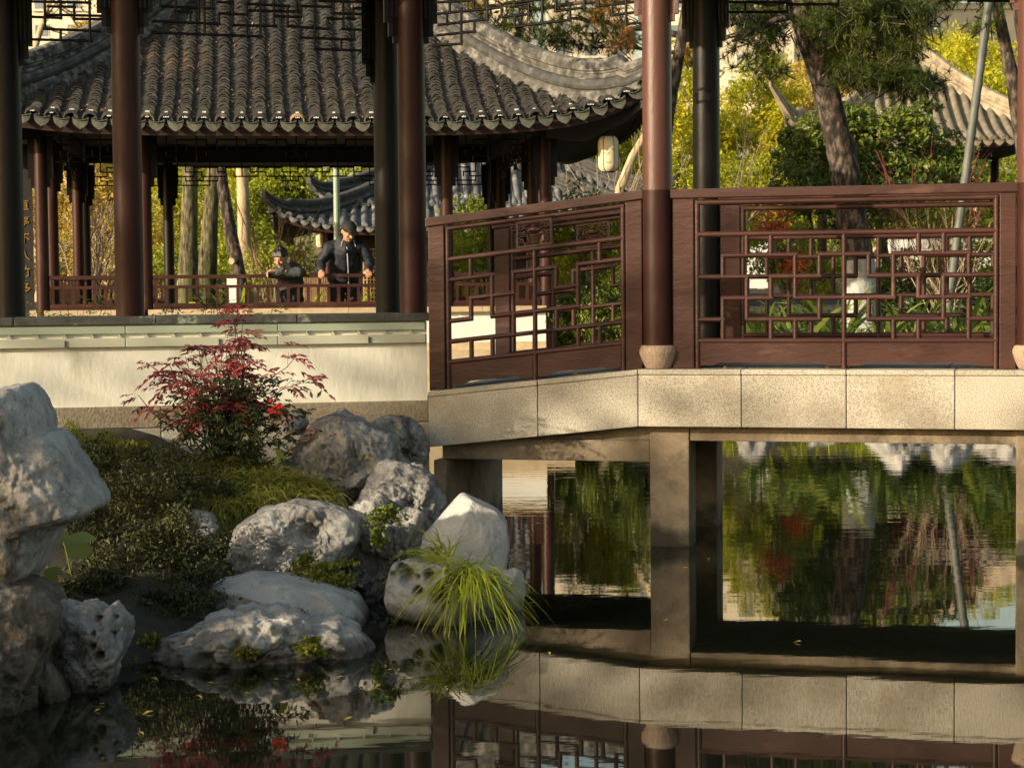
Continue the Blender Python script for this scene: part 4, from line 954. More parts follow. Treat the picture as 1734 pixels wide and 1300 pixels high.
FH = [(0, 3, 2, 3), (1, 4, 5, 4), (0, 5, 4, 5), (2, 1, 5, 1), (1, 2, 3, 2), (3, 3, 6, 3), (5, 2, 6, 2), (6, 1, 9, 1), (7, 3, 10, 3), (9, 2, 11, 2), (10, 1, 13, 1), (11, 3, 14, 3), (13, 2, 14, 2), (13, 4, 14, 4),
      (0, 0, 0, 5), (1, 0, 1, 2), (2, 1, 2, 3), (3, 2, 3, 3), (4, 0, 4, 5), (1, 3, 1, 4), (2, 4, 2, 5), (5, 1, 5, 2), (5, 3, 5, 4), (6, 1, 6, 3), (7, 2, 7, 3), (8, 0, 8, 3), (9, 1, 9, 2), (10, 1, 10, 3), (11, 2, 11, 3), (12, 0, 12, 3), (13, 1, 13, 2), (13, 3, 13, 4), (14, 0, 14, 4)]
def small_frieze(x0, x1, y, axis, m=LACQB):
    k = MB(); half = 14 if x1 - x0 > 2 else 5; u = (x1 - x0) / (2 * half); z0, h = 3.222, .063
    for (c0, r0, c1, r1) in FH:
        if max(c0, c1) > half: continue
        for mir in (0, 1):
            if mir and c0 == c1 == half: continue
            pts = []
            for cc, rr in ((c0, r0), (c1, r1)):
                s = x0 + u * cc if not mir else x1 - u * cc
                pts.append(Vector((s, y, z0 - h * rr) if axis == 'x' else (y, s, z0 - h * rr)))
            d_ = (pts[1] - pts[0]).normalized() * .007; tube(k, [pts[0] - d_, pts[1] + d_], .0098, 4, cap=False)
    k.build('frieze', m, pav)
for y in (-PC, PC):
    for (a0, a1) in ((-PC + .14, -1.88), (-1.6, 1.6), (1.88, PC - .14)): small_frieze(a0, a1, y, 'x')
for x in (-PC, PC):
    for (a0, a1) in ((-PC + .14, -1.88), (-1.6, 1.6), (1.88, PC - .14)): small_frieze(a0, a1, x, 'y')
# dark lettered board on the far left pillar
bxl = QF.hit(42, 400, -1.5)[0]
k = MB(); box(k, bxl - .20, bxl + .10, -1.52, -1.49, .9, 3.2); lb = k.build('lettered_board', BLACKC, pav)
for i, ch in enumerate('直亭不人竹多'):
    fc = bpy.data.curves.new('gilt_character', 'FONT'); fc.body = ch; fc.size = .14; fc.extrude = .004; fc.align_x = 'CENTER'
    fo = bpy.data.objects.new('gilt_character', fc); COL.objects.link(fo); fo.parent = lb; fo.location = (bxl - .005, -1.526, 2.42 - i * .20); fo.rotation_euler = (R(90), 0, 0)
    bpy.context.view_layer.update()
    me = bpy.data.meshes.new_from_object(fo.evaluated_get(bpy.context.evaluated_depsgraph_get())); me.materials.clear(); me.materials.append(GOLD)
    o2 = obj('gilt_character', me, lb); o2.location = fo.location; o2.rotation_euler = fo.rotation_euler; bpy.data.objects.remove(fo)

def lantern(label, c, w_=.24, h_=.40, hang=.5):
    t = thing('lantern', label, 'lantern', (c.x, c.y, c.z - h_ / 2), 0)
    r = w_ / 2
    k = MB(); n = 6; prof = [(.62, 0), (.85, .05), (.98, .14), (1, .25), (1, .75), (.98, .86), (.85, .95), (.62, 1)]
    vs = [(r * q * math.cos(2 * math.pi * j / 12), r * q * math.sin(2 * math.pi * j / 12), z * h_) for q, z in prof for j in range(12)]
    k.add(vs, [(i * 12 + j, i * 12 + (j + 1) % 12, (i + 1) * 12 + (j + 1) % 12, (i + 1) * 12 + j) for i in range(len(prof) - 1) for j in range(12)], True); k.build('paper_shade', LANT, t)
    for j in range(6):
        a = 2 * math.pi * (j * 2) / 12 + .0; k = MB(); tube(k, [(r * q * 1.015 * math.cos(a), r * q * 1.015 * math.sin(a), z * h_) for q, z in prof], .004, 4); k.build('rib', LACQ, t)
    for z in (-.012, h_ - .004):
        k = MB(); lathe(k, (0, 0, z), [(r * .3, 0), (r * .64, .001), (r * .64, .016), (r * .3, .017)], 14); k.build('cap', DARKW, t)
    k = MB(); tube(k, [(0, 0, h_ + .01), (0, 0, h_ + hang)], .005, 4); k.build('cord', DARKW, t)
    k = MB(); rr = random.Random(int(c.x * 100))
    for (a0, z0) in ((-2.0, .5), (-1.35, .62), (-1.9, .25)):
        pts = [(r * 1.012 * math.cos(a0 + .12 * i), r * 1.012 * math.sin(a0 + .12 * i), h_ * (z0 + .03 * math.sin(i * 2))) for i in range(5)]; tube(k, pts, .0025, 3)
    k.build('painted_sprig', GOLD, t)
    return t
wc = QF.w(3.55, -3.55); lc = P(1030, 261, wc.y)
lantern('cream paper lantern hanging under the pavilion roof right corner', lc, hang=.52)

# ---------------------------------------------------------------- the hall behind the pavilion
HF = Frame((0, 0), 0)
hc = P(800, 475, 40.5)
hall = thing('garden_hall', 'dark timber hall with grey upturned tiled roof seen through the pavilion', 'hall', (hc.x, hc.y, 0), R(4))
TILEB = mat('blue grey sunlit tiles', [(.25, (.05, .055, .06)), (.5, (.11, .115, .12)), (.75, (.20, .20, .20))], scale=4, rough=.85, bump=.3, stain=(.26, .26, .25), stain_scale=4, stain_lo=.58, stain_hi=.66)
hip_roof(hall, 3.75, lambda t: 2.46 + .15 * t + .10 * t * t, lambda u: .40 * math.exp(-u / .6), pitch=.19, detail=False, ridge_h=.30, tilem=TILEB, ridgem=RIDGED, soff_z=2.6, col_h=2.9, roll=.062)
r2, _ = hip_roof(hall, 3.3, lambda t: 2.46 + .25 * t + .14 * t * t, lambda u: .3 * math.exp(-u / .6), pitch=.19, detail=False, ridge_h=.30, tilem=TILEB, ridgem=RIDGED, soff_z=2.6, col_h=2.9, roll=.062); r2.location = (.3, .9, .42)
k = MB(); box(k, -2.8, 2.8, -2.7, 2.8, .4, 2.6); k.build('wall', DARKW, hall)
k = MB()
x0, x1 = -2.12, -1.45
for i in range(12):
    xx = x0 + (x1 - x0) * i / 11; box(k, xx - .010, xx + .010, -2.76, -2.73, 1.15, 2.1)
for i in range(13):
    z = 1.15 + .95 * i / 12; box(k, x0, x1, -2.762, -2.732 - .003, z - .010, z + .010)
lw = k.build('window', HONEY, hall)
k = MB(); box(k, -2.8, 2.8, -2.78, -2.701, 2.12, 2.3); k.build('lintel', REDB, hall)
for x in (-2.75, -.95, .95, 2.75):
    k = MB(); lathe(k, (x, -2.85, .6), [(.08, 0), (.08, 1.9)], 12); k.build('column', LACQ, hall)
lantern('small cream lantern hanging under the hall eave left of the standing man', P(543, 407, 37.2), .17, .27, .35)
t = thing('bamboo_fence', 'low brown bamboo slat fence between the boy and the standing man', 'fence', (0, 0, 0))
fa, fb = P(496, 460, 33), P(575, 460, 33)
k = MB(); box(k, -.01, .01, -.008, .008, 0, .62); sm_ = k.mesh('slat', FENCEW)
n = 26
for i in range(n):
    p = fa.lerp(fb, i / (n - 1)); inst(sm_, 'slat', t, (p.x, p.y, .98 + .02 * math.sin(i * 3)), (0, .02 * math.sin(i * 7), 0))
for z in (1.15, 1.5):
    k = MB(); tube(k, [(fa.x, fa.y + .02, z), (fb.x, fb.y + .02, z)], .014, 5); k.build('rail', FENCEW, t)

# distant pavilion on the right
dc = P(1545, 475, 49)
dpv = thing('distant_pavilion', 'far sunlit pavilion roof with four upturned ridges behind the pine tree', 'pavilion', (dc.x, dc.y, 0), R(-2))
TILEY = mat('sunlit lichened tiles', [(.25, (.07, .06, .042)), (.5, (.15, .13, .095)), (.75, (.26, .22, .16))], scale=4, rough=.9, bump=.3)
RIDGEY = mat('pale warm ridge mortar', [(.3, (.16, .125, .09)), (.55, (.34, .28, .20)), (.75, (.46, .38, .29))], scale=5, rough=.9, bump=.4)
hip_roof(dpv, 3.3, lambda t: 4.5 + .2 * t + .15 * t * t, lambda u: .65 * math.exp(-u / .5), pitch=.25, detail=False, ridge_h=.42, tilem=TILEY, ridgem=RIDGEY, soff_z=4.6, col_h=2.5, roll=.085, tip=.38)
for sx in (-1, 1):
    for sy in (-1, 1):
        k = MB(); lathe(k, (sx * 2.4, sy * 2.4, .6), [(.11, 0), (.11, 3.9)], 12); k.build('column', LACQ, dpv)
k = MB(); box(k, -2.5, 2.5, -2.5, 2.5, .4, .95); k.build('platform', TANST, dpv)
k = MB(); box(k, -2.5, 2.5, -2.5, 2.5, 4.4, 4.6); k.build('ceiling', DARKW, dpv)
lantern('white lantern hanging at the far right edge beside the bridge pillar', P(1733, 269, 45), .30, .42, .9)

# ---------------------------------------------------------------- apartment blocks far behind
def block(px0, px1, pytop, Y, label, seed, wp=3.4):
    a, b = P(px0, 400, Y), P(px1, 400, Y); top = P((px0 + px1) / 2, pytop, Y).z if pytop > -200 else 48
    t = thing('apartment_block', label, 'building', ((a.x + b.x) / 2, Y, 0)); W = (b.x - a.x) / 2
    k = MB(); box(k, -W, W, 0, 14, -.5, top); k.build('wall', BUILD, t)
    k = MB(); box(k, -W - .3, W + .3, -.3, 14.3, top + .005, top + .7); k.build('parapet', BUILD, t)
    f = MB(); box(f, -.85, .85, -.06, -.004, -.75, .75); fm = f.mesh('window', BUILD2)
    p = MB(); box(p, -.74, -.03, -.09, -.062, -.66, .66); box(p, .03, .74, -.09, -.062, -.66, .66); pm_ = p.mesh('pane', GLASSD)
    s = MB(); box(s, -1.0, 1.0, -.3, -.004, -.95, -.78); smh = s.mesh('sill', BUILD)
    nx = max(1, int(2 * W / wp)); nz = int((top - 6) / 3.1)
    for i in range(nx):
        for j in range(nz):
            x = -W + (i + .5) * 2 * W / nx; z = top - 2.4 - j * 3.1
            if z < 6: continue
            q = inst(fm, 'window', t, (x, 0, z)); inst(pm_, 'pane', q); inst(smh, 'sill', q)
    return t
BUILD2 = mat('white window frame', [(.3, (.6, .58, .52)), (.7, (.68, .66, .6))], scale=1, rough=.6, bump=0)
block(-60, 215, -300, 235, 'tall pale apartment block beyond the gallery, leftmost', 1)
block(735, 905, -300, 225, 'pale apartment block above the pavilion right roof ridge', 2)
block(1120, 1345, -300, 215, 'pale apartment block behind the two bridge pillars', 3)
block(1555, 1765, 16, 240, 'low pale apartment block with visible roof line at upper right', 4)
block(930, 1075, -300, 260, 'farthest pale apartment block behind the hanging orange pine needles', 5)
block(1360, 1540, -300, 280, 'pale apartment block hidden behind the pine tree', 6)

# ---------------------------------------------------------------- vegetation
RNG = np.random.default_rng(11)
def branchy(mb, a, b, r0, r1, n, rr, twigs=5, tl=.5, seed=0, segs=6):
    """a bent limb from a to b with side twigs"""
    rg = random.Random(seed); pts = []
    for i in range(segs + 1):
        t = i / segs; p = Vector(a).lerp(Vector(b), t); w_ = math.sin(t * math.pi) * .06 * (Vector(b) - Vector(a)).length
        pts.append(p + Vector((rg.uniform(-w_, w_), rg.uniform(-w_, w_), rg.uniform(-w_, w_) * .5)))
    tube(mb, pts, [r0 + (r1 - r0) * i / segs for i in range(segs + 1)], n)
    for k in range(twigs):
        i = rg.randint(1, segs - 1); d = (pts[i + 1] - pts[i]).normalized() + Vector((rg.uniform(-1, 1), rg.uniform(-1, 1), rg.uniform(-.2, 1))) * .7
        q = pts[i] + d.normalized() * tl * rg.uniform(.5, 1.1); m_ = pts[i].lerp(q, .5) + Vector((0, 0, .06 * tl))
        tube(mb, [pts[i], m_, q], [r1 * .8, r1 * .5, r1 * .2 + .001], max(3, n - 2), cap=False)
    return pts
def tree(label, base, trunk, r, crown, size, lm, bm_=None, limbs=5, name='tree', cat='tree', group=None, aspect=.42, shell=.45, droop=.3, seed=0, rough=.12, tw=None):
    """trunk: list of world points; crown: [(centre, radii, n)]"""
    rg = random.Random(seed); t = thing(name, label, cat, tuple(base), 0, group); B = Vector(base); bm_ = bm_ or BARKM
    loc = lambda v: Vector(v) - B
    k = MB(); n = len(trunk); rad = [r * (1.25 if i == 0 else 1) * (1 - .45 * i / max(1, n - 1)) for i in range(n)]
    fine = []
    for i in range(n - 1):
        for j in range(4): fine.append((Vector(trunk[i]).lerp(Vector(trunk[i + 1]), j / 4), rad[i] + (rad[i + 1] - rad[i]) * j / 4))
    fine.append((Vector(trunk[-1]), rad[-1]))
    tube(k, [loc(p) for p, _ in fine], [q for _, q in fine], 14, rough=rough, seed=seed)
    k.build('trunk', bm_, t)
    if limbs and crown:
        k = MB()
        for i in range(limbs):
            c, rr, nn = crown[i % len(crown)]; s = fine[int(len(fine) * rg.uniform(.55, .97))]
            e = Vector(c) + Vector([rg.uniform(-.7, .7) * q for q in rr]); branchy(k, loc(s[0]), loc(e), s[1] * .45, .012, 7, 0, tw if tw is not None else 6, max(rr) * .4, seed + i)
        k.build('limbs', bm_, t)
    if crown:
        k = MB(); cloud(k, RNG, [(loc(c), rr, nn) for c, rr, nn in crown], size, aspect, shell, droop); k.build('crown', lm, t)
    return t
def crown_px(lst, sy=.8):
    """(px, py, Y, rx px, rz px, n) -> world clumps with real depth"""
    return [(tuple(P(px, py, Y)), (PX(rx, Y), max(PX(rx, Y) * sy, .5), PX(rz, Y)), n) for px, py, Y, rx, rz, n in lst]
def gz(x, y): return float(ground_h(np.array([x]), np.array([y]))[0])
def simple_tree(label, px, Y, clumps, size, lm, r=.16, bark=None, seed=0, group='trees and bushes beyond the pond', **kw):
    if lm in (L_YEL, L_WARM): bark = BARKP; kw.setdefault('limbs', 12); kw.setdefault('tw', 9); r *= .5
    cl = crown_px(clumps); c0 = cl[0][0]; x = P(px, 475, Y).x; z = gz(x, Y) - .05
    top = Vector((c0[0], c0[1], c0[2])); b = Vector((x, Y, z))
    return tree(label, b, [b, b.lerp(top, .35) + Vector((.1, 0, 0)), b.lerp(top, .7), top], r, cl, size, lm, bark, seed=seed, group=group, **kw)

# --- sunlit masses beyond the pond, far to near
simple_tree('golden leaved tree behind the far pavilion roof, right of its peak', 1650, 66, [(1640, 130, 66, 95, 85, 5200), (1700, 175, 63, 90, 70, 4200), (1600, 90, 68, 60, 40, 2200)], .15, L_YEL, .2, seed=1)
simple_tree('warm yellow tree left of the far pavilion peak', 1450, 64, [(1440, 120, 64, 75, 50, 3500), (1370, 160, 60, 60, 70, 3500)], .15, L_WARM, .2, seed=2)
simple_tree('bright yellow green tree left of the pine trunk', 1290, 52, [(1290, 190, 52, 70, 90, 6500), (1330, 260, 50, 60, 70, 3500)], .12, L_YEL, .2, seed=3)
simple_tree('yellow green tree between the two bridge pillars', 1165, 50, [(1165, 190, 50, 55, 120, 6500), (1220, 260, 47, 60, 80, 4800)], .12, L_YEL, .2, seed=4)
simple_tree('yellow green bush seen behind the hanging lantern', 1010, 44, [(1010, 270, 44, 85, 80, 7500), (1070, 235, 46, 50, 75, 4000), (960, 310, 42, 55, 50, 3200)], .10, L_YEL, .15, seed=5)
simple_tree('low yellow shrub along the far bank between pillars and pine', 1240, 38, [(1250, 330, 38, 90, 60, 5200), (1330, 310, 37, 55, 60, 3200), (1170, 330, 39, 60, 50, 3200)], .085, L_YEL, .1, seed=6)
simple_tree('golden dry bush behind the left pavilion pillars', 160, 44, [(165, 380, 44, 75, 110, 8000)], .10, L_WARM, .15, seed=7)
simple_tree('yellow leaved tree behind the mossy trunks', 340, 52, [(345, 330, 52, 85, 85, 7000), (420, 300, 50, 60, 50, 3400), (280, 390, 50, 40, 70, 2200)], .11, L_YEL, .15, seed=8)
simple_tree('olive green tree beside the hall roof tip', 480, 45, [(490, 310, 45, 50, 38, 4200), (420, 390, 44, 60, 75, 5200)], .09, L_OLV, .15, seed=9)
simple_tree('olive thicket low behind the bare shrub', 380, 42, [(350, 450, 42, 110, 45, 5200), (470, 455, 41, 60, 40, 3000)], .085, L_OLV, .1, seed=10)
simple_tree('green shrub beneath the hall eave seen past the bridge railing', 800, 34, [(800, 400, 33, 55, 62, 6500), (775, 455, 32, 40, 55, 3000)], .065, L_OLV, .08, seed=11)
simple_tree('loose green shrub spilling over the bank beside the pavilion', 985, 26, [(985, 440, 27.5, 80, 105, 9500), (1035, 400, 27, 48, 60, 4200), (925, 560, 25, 45, 45, 4200)], .058, L_OLV, .07, seed=12)
simple_tree('dense bright green shrub low at the water beside the pavilion', 1020, 24, [(1010, 545, 24.8, 70, 60, 6500), (1060, 500, 25, 40, 60, 3500)], .05, L_GRN, .06, seed=13, droop=1.0)
simple_tree('glossy dark green camellia bush behind the pine trunk', 1500, 31, [(1470, 240, 31, 60, 50, 2000), (1530, 215, 31, 45, 38, 1300), (1585, 262, 31.5, 48, 44, 1500), (1625, 300, 31, 30, 40, 800), (1400, 262, 31, 46, 55, 1800), (1500, 300, 30.6, 90, 40, 2400), (1440, 195, 31.2, 34, 24, 500), (1560, 190, 31.2, 24, 18, 260), (1460, 345, 30, 90, 50, 2200)], .085, L_GRN, .08, aspect=.5, seed=14, limbs=9, tw=9)
simple_tree('small leaved green bush left of the pine trunk', 1365, 30, [(1365, 250, 30, 42, 60, 3200), (1350, 310, 29.5, 50, 50, 2600)], .075, L_GRN, .08, seed=15)
simple_tree('reddish mixed shrub behind the bridge lattice', 1330, 28, [(1310, 420, 28, 60, 55, 3200), (1370, 470, 27.5, 60, 45, 2600)], .06, L_OLV, .06, seed=16)
simple_tree('orange red nandina behind the bridge, under the handrail', 1315, 26.8, [(1312, 375, 26.8, 26, 22, 520), (1350, 450, 26.8, 24, 26, 380)], .06, L_ORG, .03, seed=17, shell=.2)
simple_tree('olive bushes behind the right end of the bridge lattice', 1620, 30, [(1560, 470, 30, 70, 50, 3500), (1670, 455, 30, 80, 55, 4200), (1720, 380, 31, 50, 50, 2400)], .07, L_OLV, .07, seed=18)
simple_tree('dark low bush behind the lattice under the bamboo pole', 1570, 27, [(1560, 500, 26.5, 50, 32, 2600), (1690, 500, 26.5, 60, 34, 2800)], .06, L_DRK, .05, seed=19)
simple_tree('olive trees closing the view behind the distant pavilion base', 1450, 56, [(1400, 340, 56, 110, 110, 7000), (1600, 330, 56, 120, 120, 7000), (1740, 300, 56, 70, 140, 4200)], .13, L_OLV, .2, seed=20)
simple_tree('yellow bushes closing the view between shrub and lantern', 1100, 40, [(1120, 400, 40, 130, 75, 7000), (960, 390, 40, 60, 70, 3500)], .09, L_YEL, .1, seed=21)
simple_tree('golden thicket behind the far left pillars', 60, 46, [(60, 400, 46, 60, 90, 3800), (250, 420, 46, 50, 80, 3200)], .10, L_WARM, .12, seed=22)
# far wood that reads as one mass
k = MB(); cl = []
for i in range(26):
    px = -250 + i * 88; Y = 74 + 9 * ((i * 7) % 5) / 5
    cl += crown_px([(px, 330 + 60 * math.sin(i * 1.9), Y, 95, 110, 2300)])
cloud(k, RNG, cl, .24, .5, .4); o = k.build('far_wood', L_OLV); tag(o, 'olive green wood closing the view before the apartment blocks', kind='stuff')

def bare_trunk(label, pts, Y, wpx, m, crown=None, size=.09, lm=None, name='tree', limbs=0, seed=0, group='tree trunks beyond the pond', limb_n=6):
    v = [P(px, py, Y) for px, py in pts]; x, y = v[0].x, v[0].y; v[0].z = min(v[0].z, gz(x, y) - .1)
    return tree(label, v[0], v, PX(wpx, Y) / 2, crown or [], size, lm, m, limbs=limbs, name=name, seed=seed, group=group)
cr = lambda px, py, Y: crown_px([(px, py, Y, 120, 70, 2200), (px + 60, py - 40, Y + 1, 90, 60, 1500)])
bare_trunk('straight mossy trunk, leftmost of the thick ones behind the pavilion rail', [(318, 520), (320, 400), (322, 280), (325, 130), (330, -40)], 38, 33, BARKM, cr(330, -80, 38), .1, L_OLV, limbs=4, seed=31)
bare_trunk('mossy green trunk just left of the dark leaning trunk', [(346, 520), (354, 400), (362, 290), (366, 120), (368, -40)], 39.5, 31, BARKM, cr(390, -90, 39), .1, L_OLV, limbs=4, seed=32)
lt = bare_trunk('dark leaning trunk with a pale sawn branch stub', [(413, 510), (402, 450), (388, 380), (378, 320), (372, 270), (366, 120), (360, 0)], 36, 25, BARKD, cr(350, -90, 37), .1, L_OLV, limbs=4, seed=33)
k = MB(); sp_ = P(392, 442, 35.75); sp_ -= lt.location; tube(k, [sp_ + Vector((.03, .10, 0)), sp_], [.05, .055], 14); k.build('sawn_stub', BARKP, lt)
bare_trunk('pale golden trunk behind the dark leaning trunk', [(414, 520), (414, 400), (410, 290), (400, 150), (396, 0)], 41, 25, BARKP, cr(420, -90, 41), .1, L_OLV, limbs=3, seed=34)
bare_trunk('thin pale trunk beside the left pavilion pillars', [(292, 520), (288, 430), (286, 350), (292, 280), (296, 150)], 37, 13, BARKP, seed=35)
bare_trunk('smooth pale trunk seen between pavilion pillars above the bridge rail', [(848, 520), (848, 430), (843, 350), (838, 280), (830, 150), (820, 0)], 31, 17, BARKP, cr(830, -70, 31), .09, L_OLV, limbs=3, seed=36)
bare_trunk('slim grey trunk right of the smooth pale trunk', [(897, 520), (898, 400), (902, 330), (908, 270), (915, 150)], 32, 13, BARKP, seed=37)
bare_trunk('pale leaning trunk behind the lantern', [(1035, 380), (1050, 320), (1072, 265), (1095, 225), (1120, 150)], 38, 19, BARKP, seed=38)
bare_trunk('pale tree trunk in the gap left of the gallery pillar', [(50, 300), (60, 80), (75, 30), (96, -40)], 50, 13, BARKP, crown_px([(110, -20, 50, 60, 40, 500), (150, 60, 52, 40, 26, 700)]), .1, L_WARM, limbs=7, seed=39)

# --- pines
def needles(mb, rng, centres, n, L, wd):
    C = np.repeat(np.array(centres), n, axis=0); u = rnd_units(rng, len(C)) + np.array([0, 0, .25])
    leng = L * (.7 + .5 * rng.random(len(C)))
    blades(mb, rng, C, u, leng, wd, .12, seg=1)
def pine(label, base, trunk, r, tufts, lm, seed, extra=None, bark=BARKD, L=.16, wd=.012, n=44, limbs=()):
    rg = random.Random(seed); t = thing('pine_tree', label, 'tree', tuple(base), 0, 'pine trees beyond the bridge'); B = Vector(base)
    k = MB(); fine = []; m_ = len(trunk); rad = [r * (1 - .4 * i / (m_ - 1)) for i in range(m_)]
    for i in range(m_ - 1):
        for j in range(5): fine.append((trunk[i].lerp(trunk[i + 1], j / 5) - B, rad[i] + (rad[i + 1] - rad[i]) * j / 5))
    fine.append((trunk[-1] - B, rad[-1])); tube(k, [p for p, _ in fine], [q for _, q in fine], 16, rough=.16, seed=seed); k.build('trunk', bark, t)
    k = MB(); tips = []
    for (a, b, w_) in limbs:
        pts = branchy(k, a - B, b - B, w_, .02, 8, 0, 9, .5, seed + len(tips)); tips += pts[1:]
    k.build('limbs', bark, t)
    for nm, m, tf, nn in [('needles', lm, tufts, n)] + (extra or []):
        k = MB(); cs = []
        for (c, rr, q) in tf:
            for _ in range(q):
                u = Vector((rg.gauss(0, .5), rg.gauss(0, .5), rg.gauss(0, .5))); cs.append(tuple(Vector(c) - B + Vector([u[i] * rr[i] for i in range(3)])))
        needles(k, RNG, cs, nn, L, wd); k.build(nm, m, t)
        k = MB()
        for c in cs[::2]:
            c = Vector(c); d = Vector((rg.uniform(-1, 1), rg.uniform(-1, 1), rg.uniform(-.9, .1))) * .22; tube(k, [c, c + d], [.006, .012], 3, cap=False)
        tag(k.build('twigs', bark, t), kind='stuff')
    return t
Yp = 26.5
tk = [P(1462, 590, Yp), P(1452, 440, Yp), P(1437, 330, Yp), P(1425, 260, Yp), P(1408, 190, Yp), P(1392, 130, Yp), P(1368, 60, Yp), P(1345, -20, Yp), P(1330, -90, Yp)]
tk[0].z = gz(tk[0].x, Yp) - .1
pt = pine('leaning pine with whitewashed foot behind the bridge right bay', tk[0], tk, PX(28, Yp), crown_px([(1280, 60, 26.5, 55, 60, 150), (1250, 20, 25.5, 45, 30, 50), (1330, 20, 27, 60, 34, 110), (1420, 40, 26, 64, 50, 210), (1500, 20, 26, 74, 42, 250), (1500, 70, 25.8, 60, 30, 130), (1480, 130, 25.6, 66, 24, 170), (1550, 140, 25.4, 48, 22, 130), (1530, 90, 25.8, 40, 20, 60), (1420, 100, 26.5, 36, 30, 70), (1300, 115, 26.5, 22, 24, 24), (1560, 20, 26, 30, 25, 40)], 1.0), L_PINE, 1,
          limbs=[(P(1392, 130, Yp), P(1560, 140, 25.5), .05), (P(1375, 80, Yp), P(1572, 46, 26), .07), (P(1355, 20, Yp), P(1240, 70, 26), .05), (P(1350, 0, Yp), P(1540, 10, 26), .06), (P(1350, 0, Yp), P(1230, 10, 25.5), .05)])
k = MB(); fp = [tk[0].lerp(tk[1], q / 5) - tk[0] for q in range(6)]; tube(k, fp, [PX(28, Yp) * (1 - .4 * q / 40) * 1.05 + PX(11, Yp) * (1 - q / 5) ** 2.5 for q in range(6)], 16, rough=.16, seed=1); k.build('whitewashed_foot', LIMEW, pt)
Y2 = 31
tk = [P(1105, 420, Y2), P(1120, 260, Y2), P(1138, 150, Y2), P(1156, 60, Y2), P(1170, -30, Y2)]; tk[0].z = gz(tk[0].x, Y2)
pine('pine with hanging orange needles over the pavilion ridge', tk[0], tk, PX(14, Y2), crown_px([(860, 50, 31, 60, 26, 80), (940, 60, 31, 60, 24, 90), (800, 20, 31, 50, 25, 50), (1010, 30, 31, 50, 30, 60), (1050, 60, 31, 35, 30, 50), (900, 10, 31, 70, 20, 40), (1000, 75, 31.5, 60, 14, 40)], 1.0), L_PINE, 2,
     extra=[('dry_needles', L_PINEO, crown_px([(1020, 20, 30.8, 20, 32, 24), (1060, 65, 30.6, 24, 26, 22), (806, 10, 31, 18, 24, 20), (1165, 100, 31, 14, 30, 12)], 1.0), 34)],
     limbs=[(P(1156, 60, Y2), P(960, 30, 31), .05), (P(1165, 0, Y2), P(800, 10, 31), .05), (P(1150, 90, Y2), P(1010, 80, 31), .03)], L=.17, wd=.012)
for i, (pts, wpx, lab) in enumerate(([[(1765, 420), (1732, 250), (1712, 120), (1690, 20), (1678, -60)], 28, 'thick leaning pine trunk at upper right nearest the bamboo pole'],
                                     [[(1800, 380), (1762, 200), (1738, 80), (1722, 0), (1712, -80)], 34, 'thick dark pine trunk at the far upper right corner'])):
    v = [P(px, py, 25.5 + i * 1.2) for px, py in pts]; v[0].z = gz(v[0].x, v[0].y) - .1
    tree(lab, v[0], v, PX(wpx, 26) / 2, [], .1, None, BARKD, limbs=0, name='pine_tree', seed=40 + i, group='pine trees beyond the bridge', rough=.2)
t = pine('pine limb with dark needles crossing the top right corner', P(1900, 60, 25), [P(1900, 300, 25), P(1890, 60, 25), P(1860, -20, 25)], .2, crown_px([(1660, 40, 25, 30, 18, 16), (1600, -5, 25, 40, 16, 30), (1690, -8, 25, 40, 16, 30)], 1.0), L_PINE, 3, limbs=[(P(1870, -10, 25), P(1580, 4, 25), .05)])
# bamboo prop
k = MB(); a, b = P(1598, 500, 24.6), P(1678, -20, 24.6); a.z = gz(a.x, 24.6) - .05
nn = 22; pts, rad = [], []
for i in range(nn * 3 + 1):
    pts.append(a.lerp(b, i / (nn * 3))); rad.append(PX(7.2, 24.6) * (1.12 if i % 3 == 0 else 1))
tube(k, pts, rad, 10); tag(k.build('bamboo_pole', BAMB), 'long grey bamboo prop pole leaning in front of the far pavilion', 'pole')

# --- twiggy shrubs
def twig_shrub(label, px, py, Y, n, spread, h, m, r=.012, seed=0, lean=(0, 0), sub=5):
    rg = random.Random(seed); b = P(px, py, Y); b.z = gz(b.x, b.y); k = MB()
    for i in range(n):
        e = Vector((rg.uniform(-spread, spread) + lean[0], rg.uniform(-.5, .5) * spread, h * rg.uniform(.6, 1)))
        s = Vector((rg.uniform(-.12, .12), rg.uniform(-.1, .1), 0)); branchy(k, s, e, r * rg.uniform(.7, 1.2), r * .35, 5, 0, sub, h * .28, seed * 50 + i)
    o = k.build('bare_shrub', m); o.location = b
    return tag(o, label, 'shrub')
twig_shrub('pale bare many stemmed shrub left of the boy', 462, 500, 31, 22, .75, 2.0, TWIG, .014, 1, (.1, 0), 7)
twig_shrub('dark bare branched shrub behind the far left pillars', 158, 500, 34, 14, .6, 2.4, TWIGD, .014, 2, (.1, 0), 6)
twig_shrub('pale bare shrub behind the dark bare shrub at far left', 140, 500, 38, 12, .9, 2.3, TWIG, .016, 3, (.3, 0), 6)
twig_shrub('red twigged bare shrub below the far pavilion eave', 1575, 400, 27.5, 20, .85, 2.6, REDTW, .009, 4, (0, 0), 8)
twig_shrub('bare shrub with pale stems behind the lattice right half', 1600, 470, 25.8, 14, .75, 1.9, TWIG, .011, 5, (0, 0), 6)
twig_shrub('bare straw coloured stems among yellow leaves behind the lantern', 1020, 400, 38, 16, 1.4, 3.6, TWIG, .016, 6, (.4, 0), 6)
twig_shrub('bare reddish brown stems behind the handrail between pillars', 1240, 420, 33, 16, 1.2, 3.2, TWIG, .012, 7, (0, 0), 6)
twig_shrub('small twiggy shrub behind the left bridge lattice', 900, 560, 24.6, 12, .4, .8, TWIG, .007, 8)

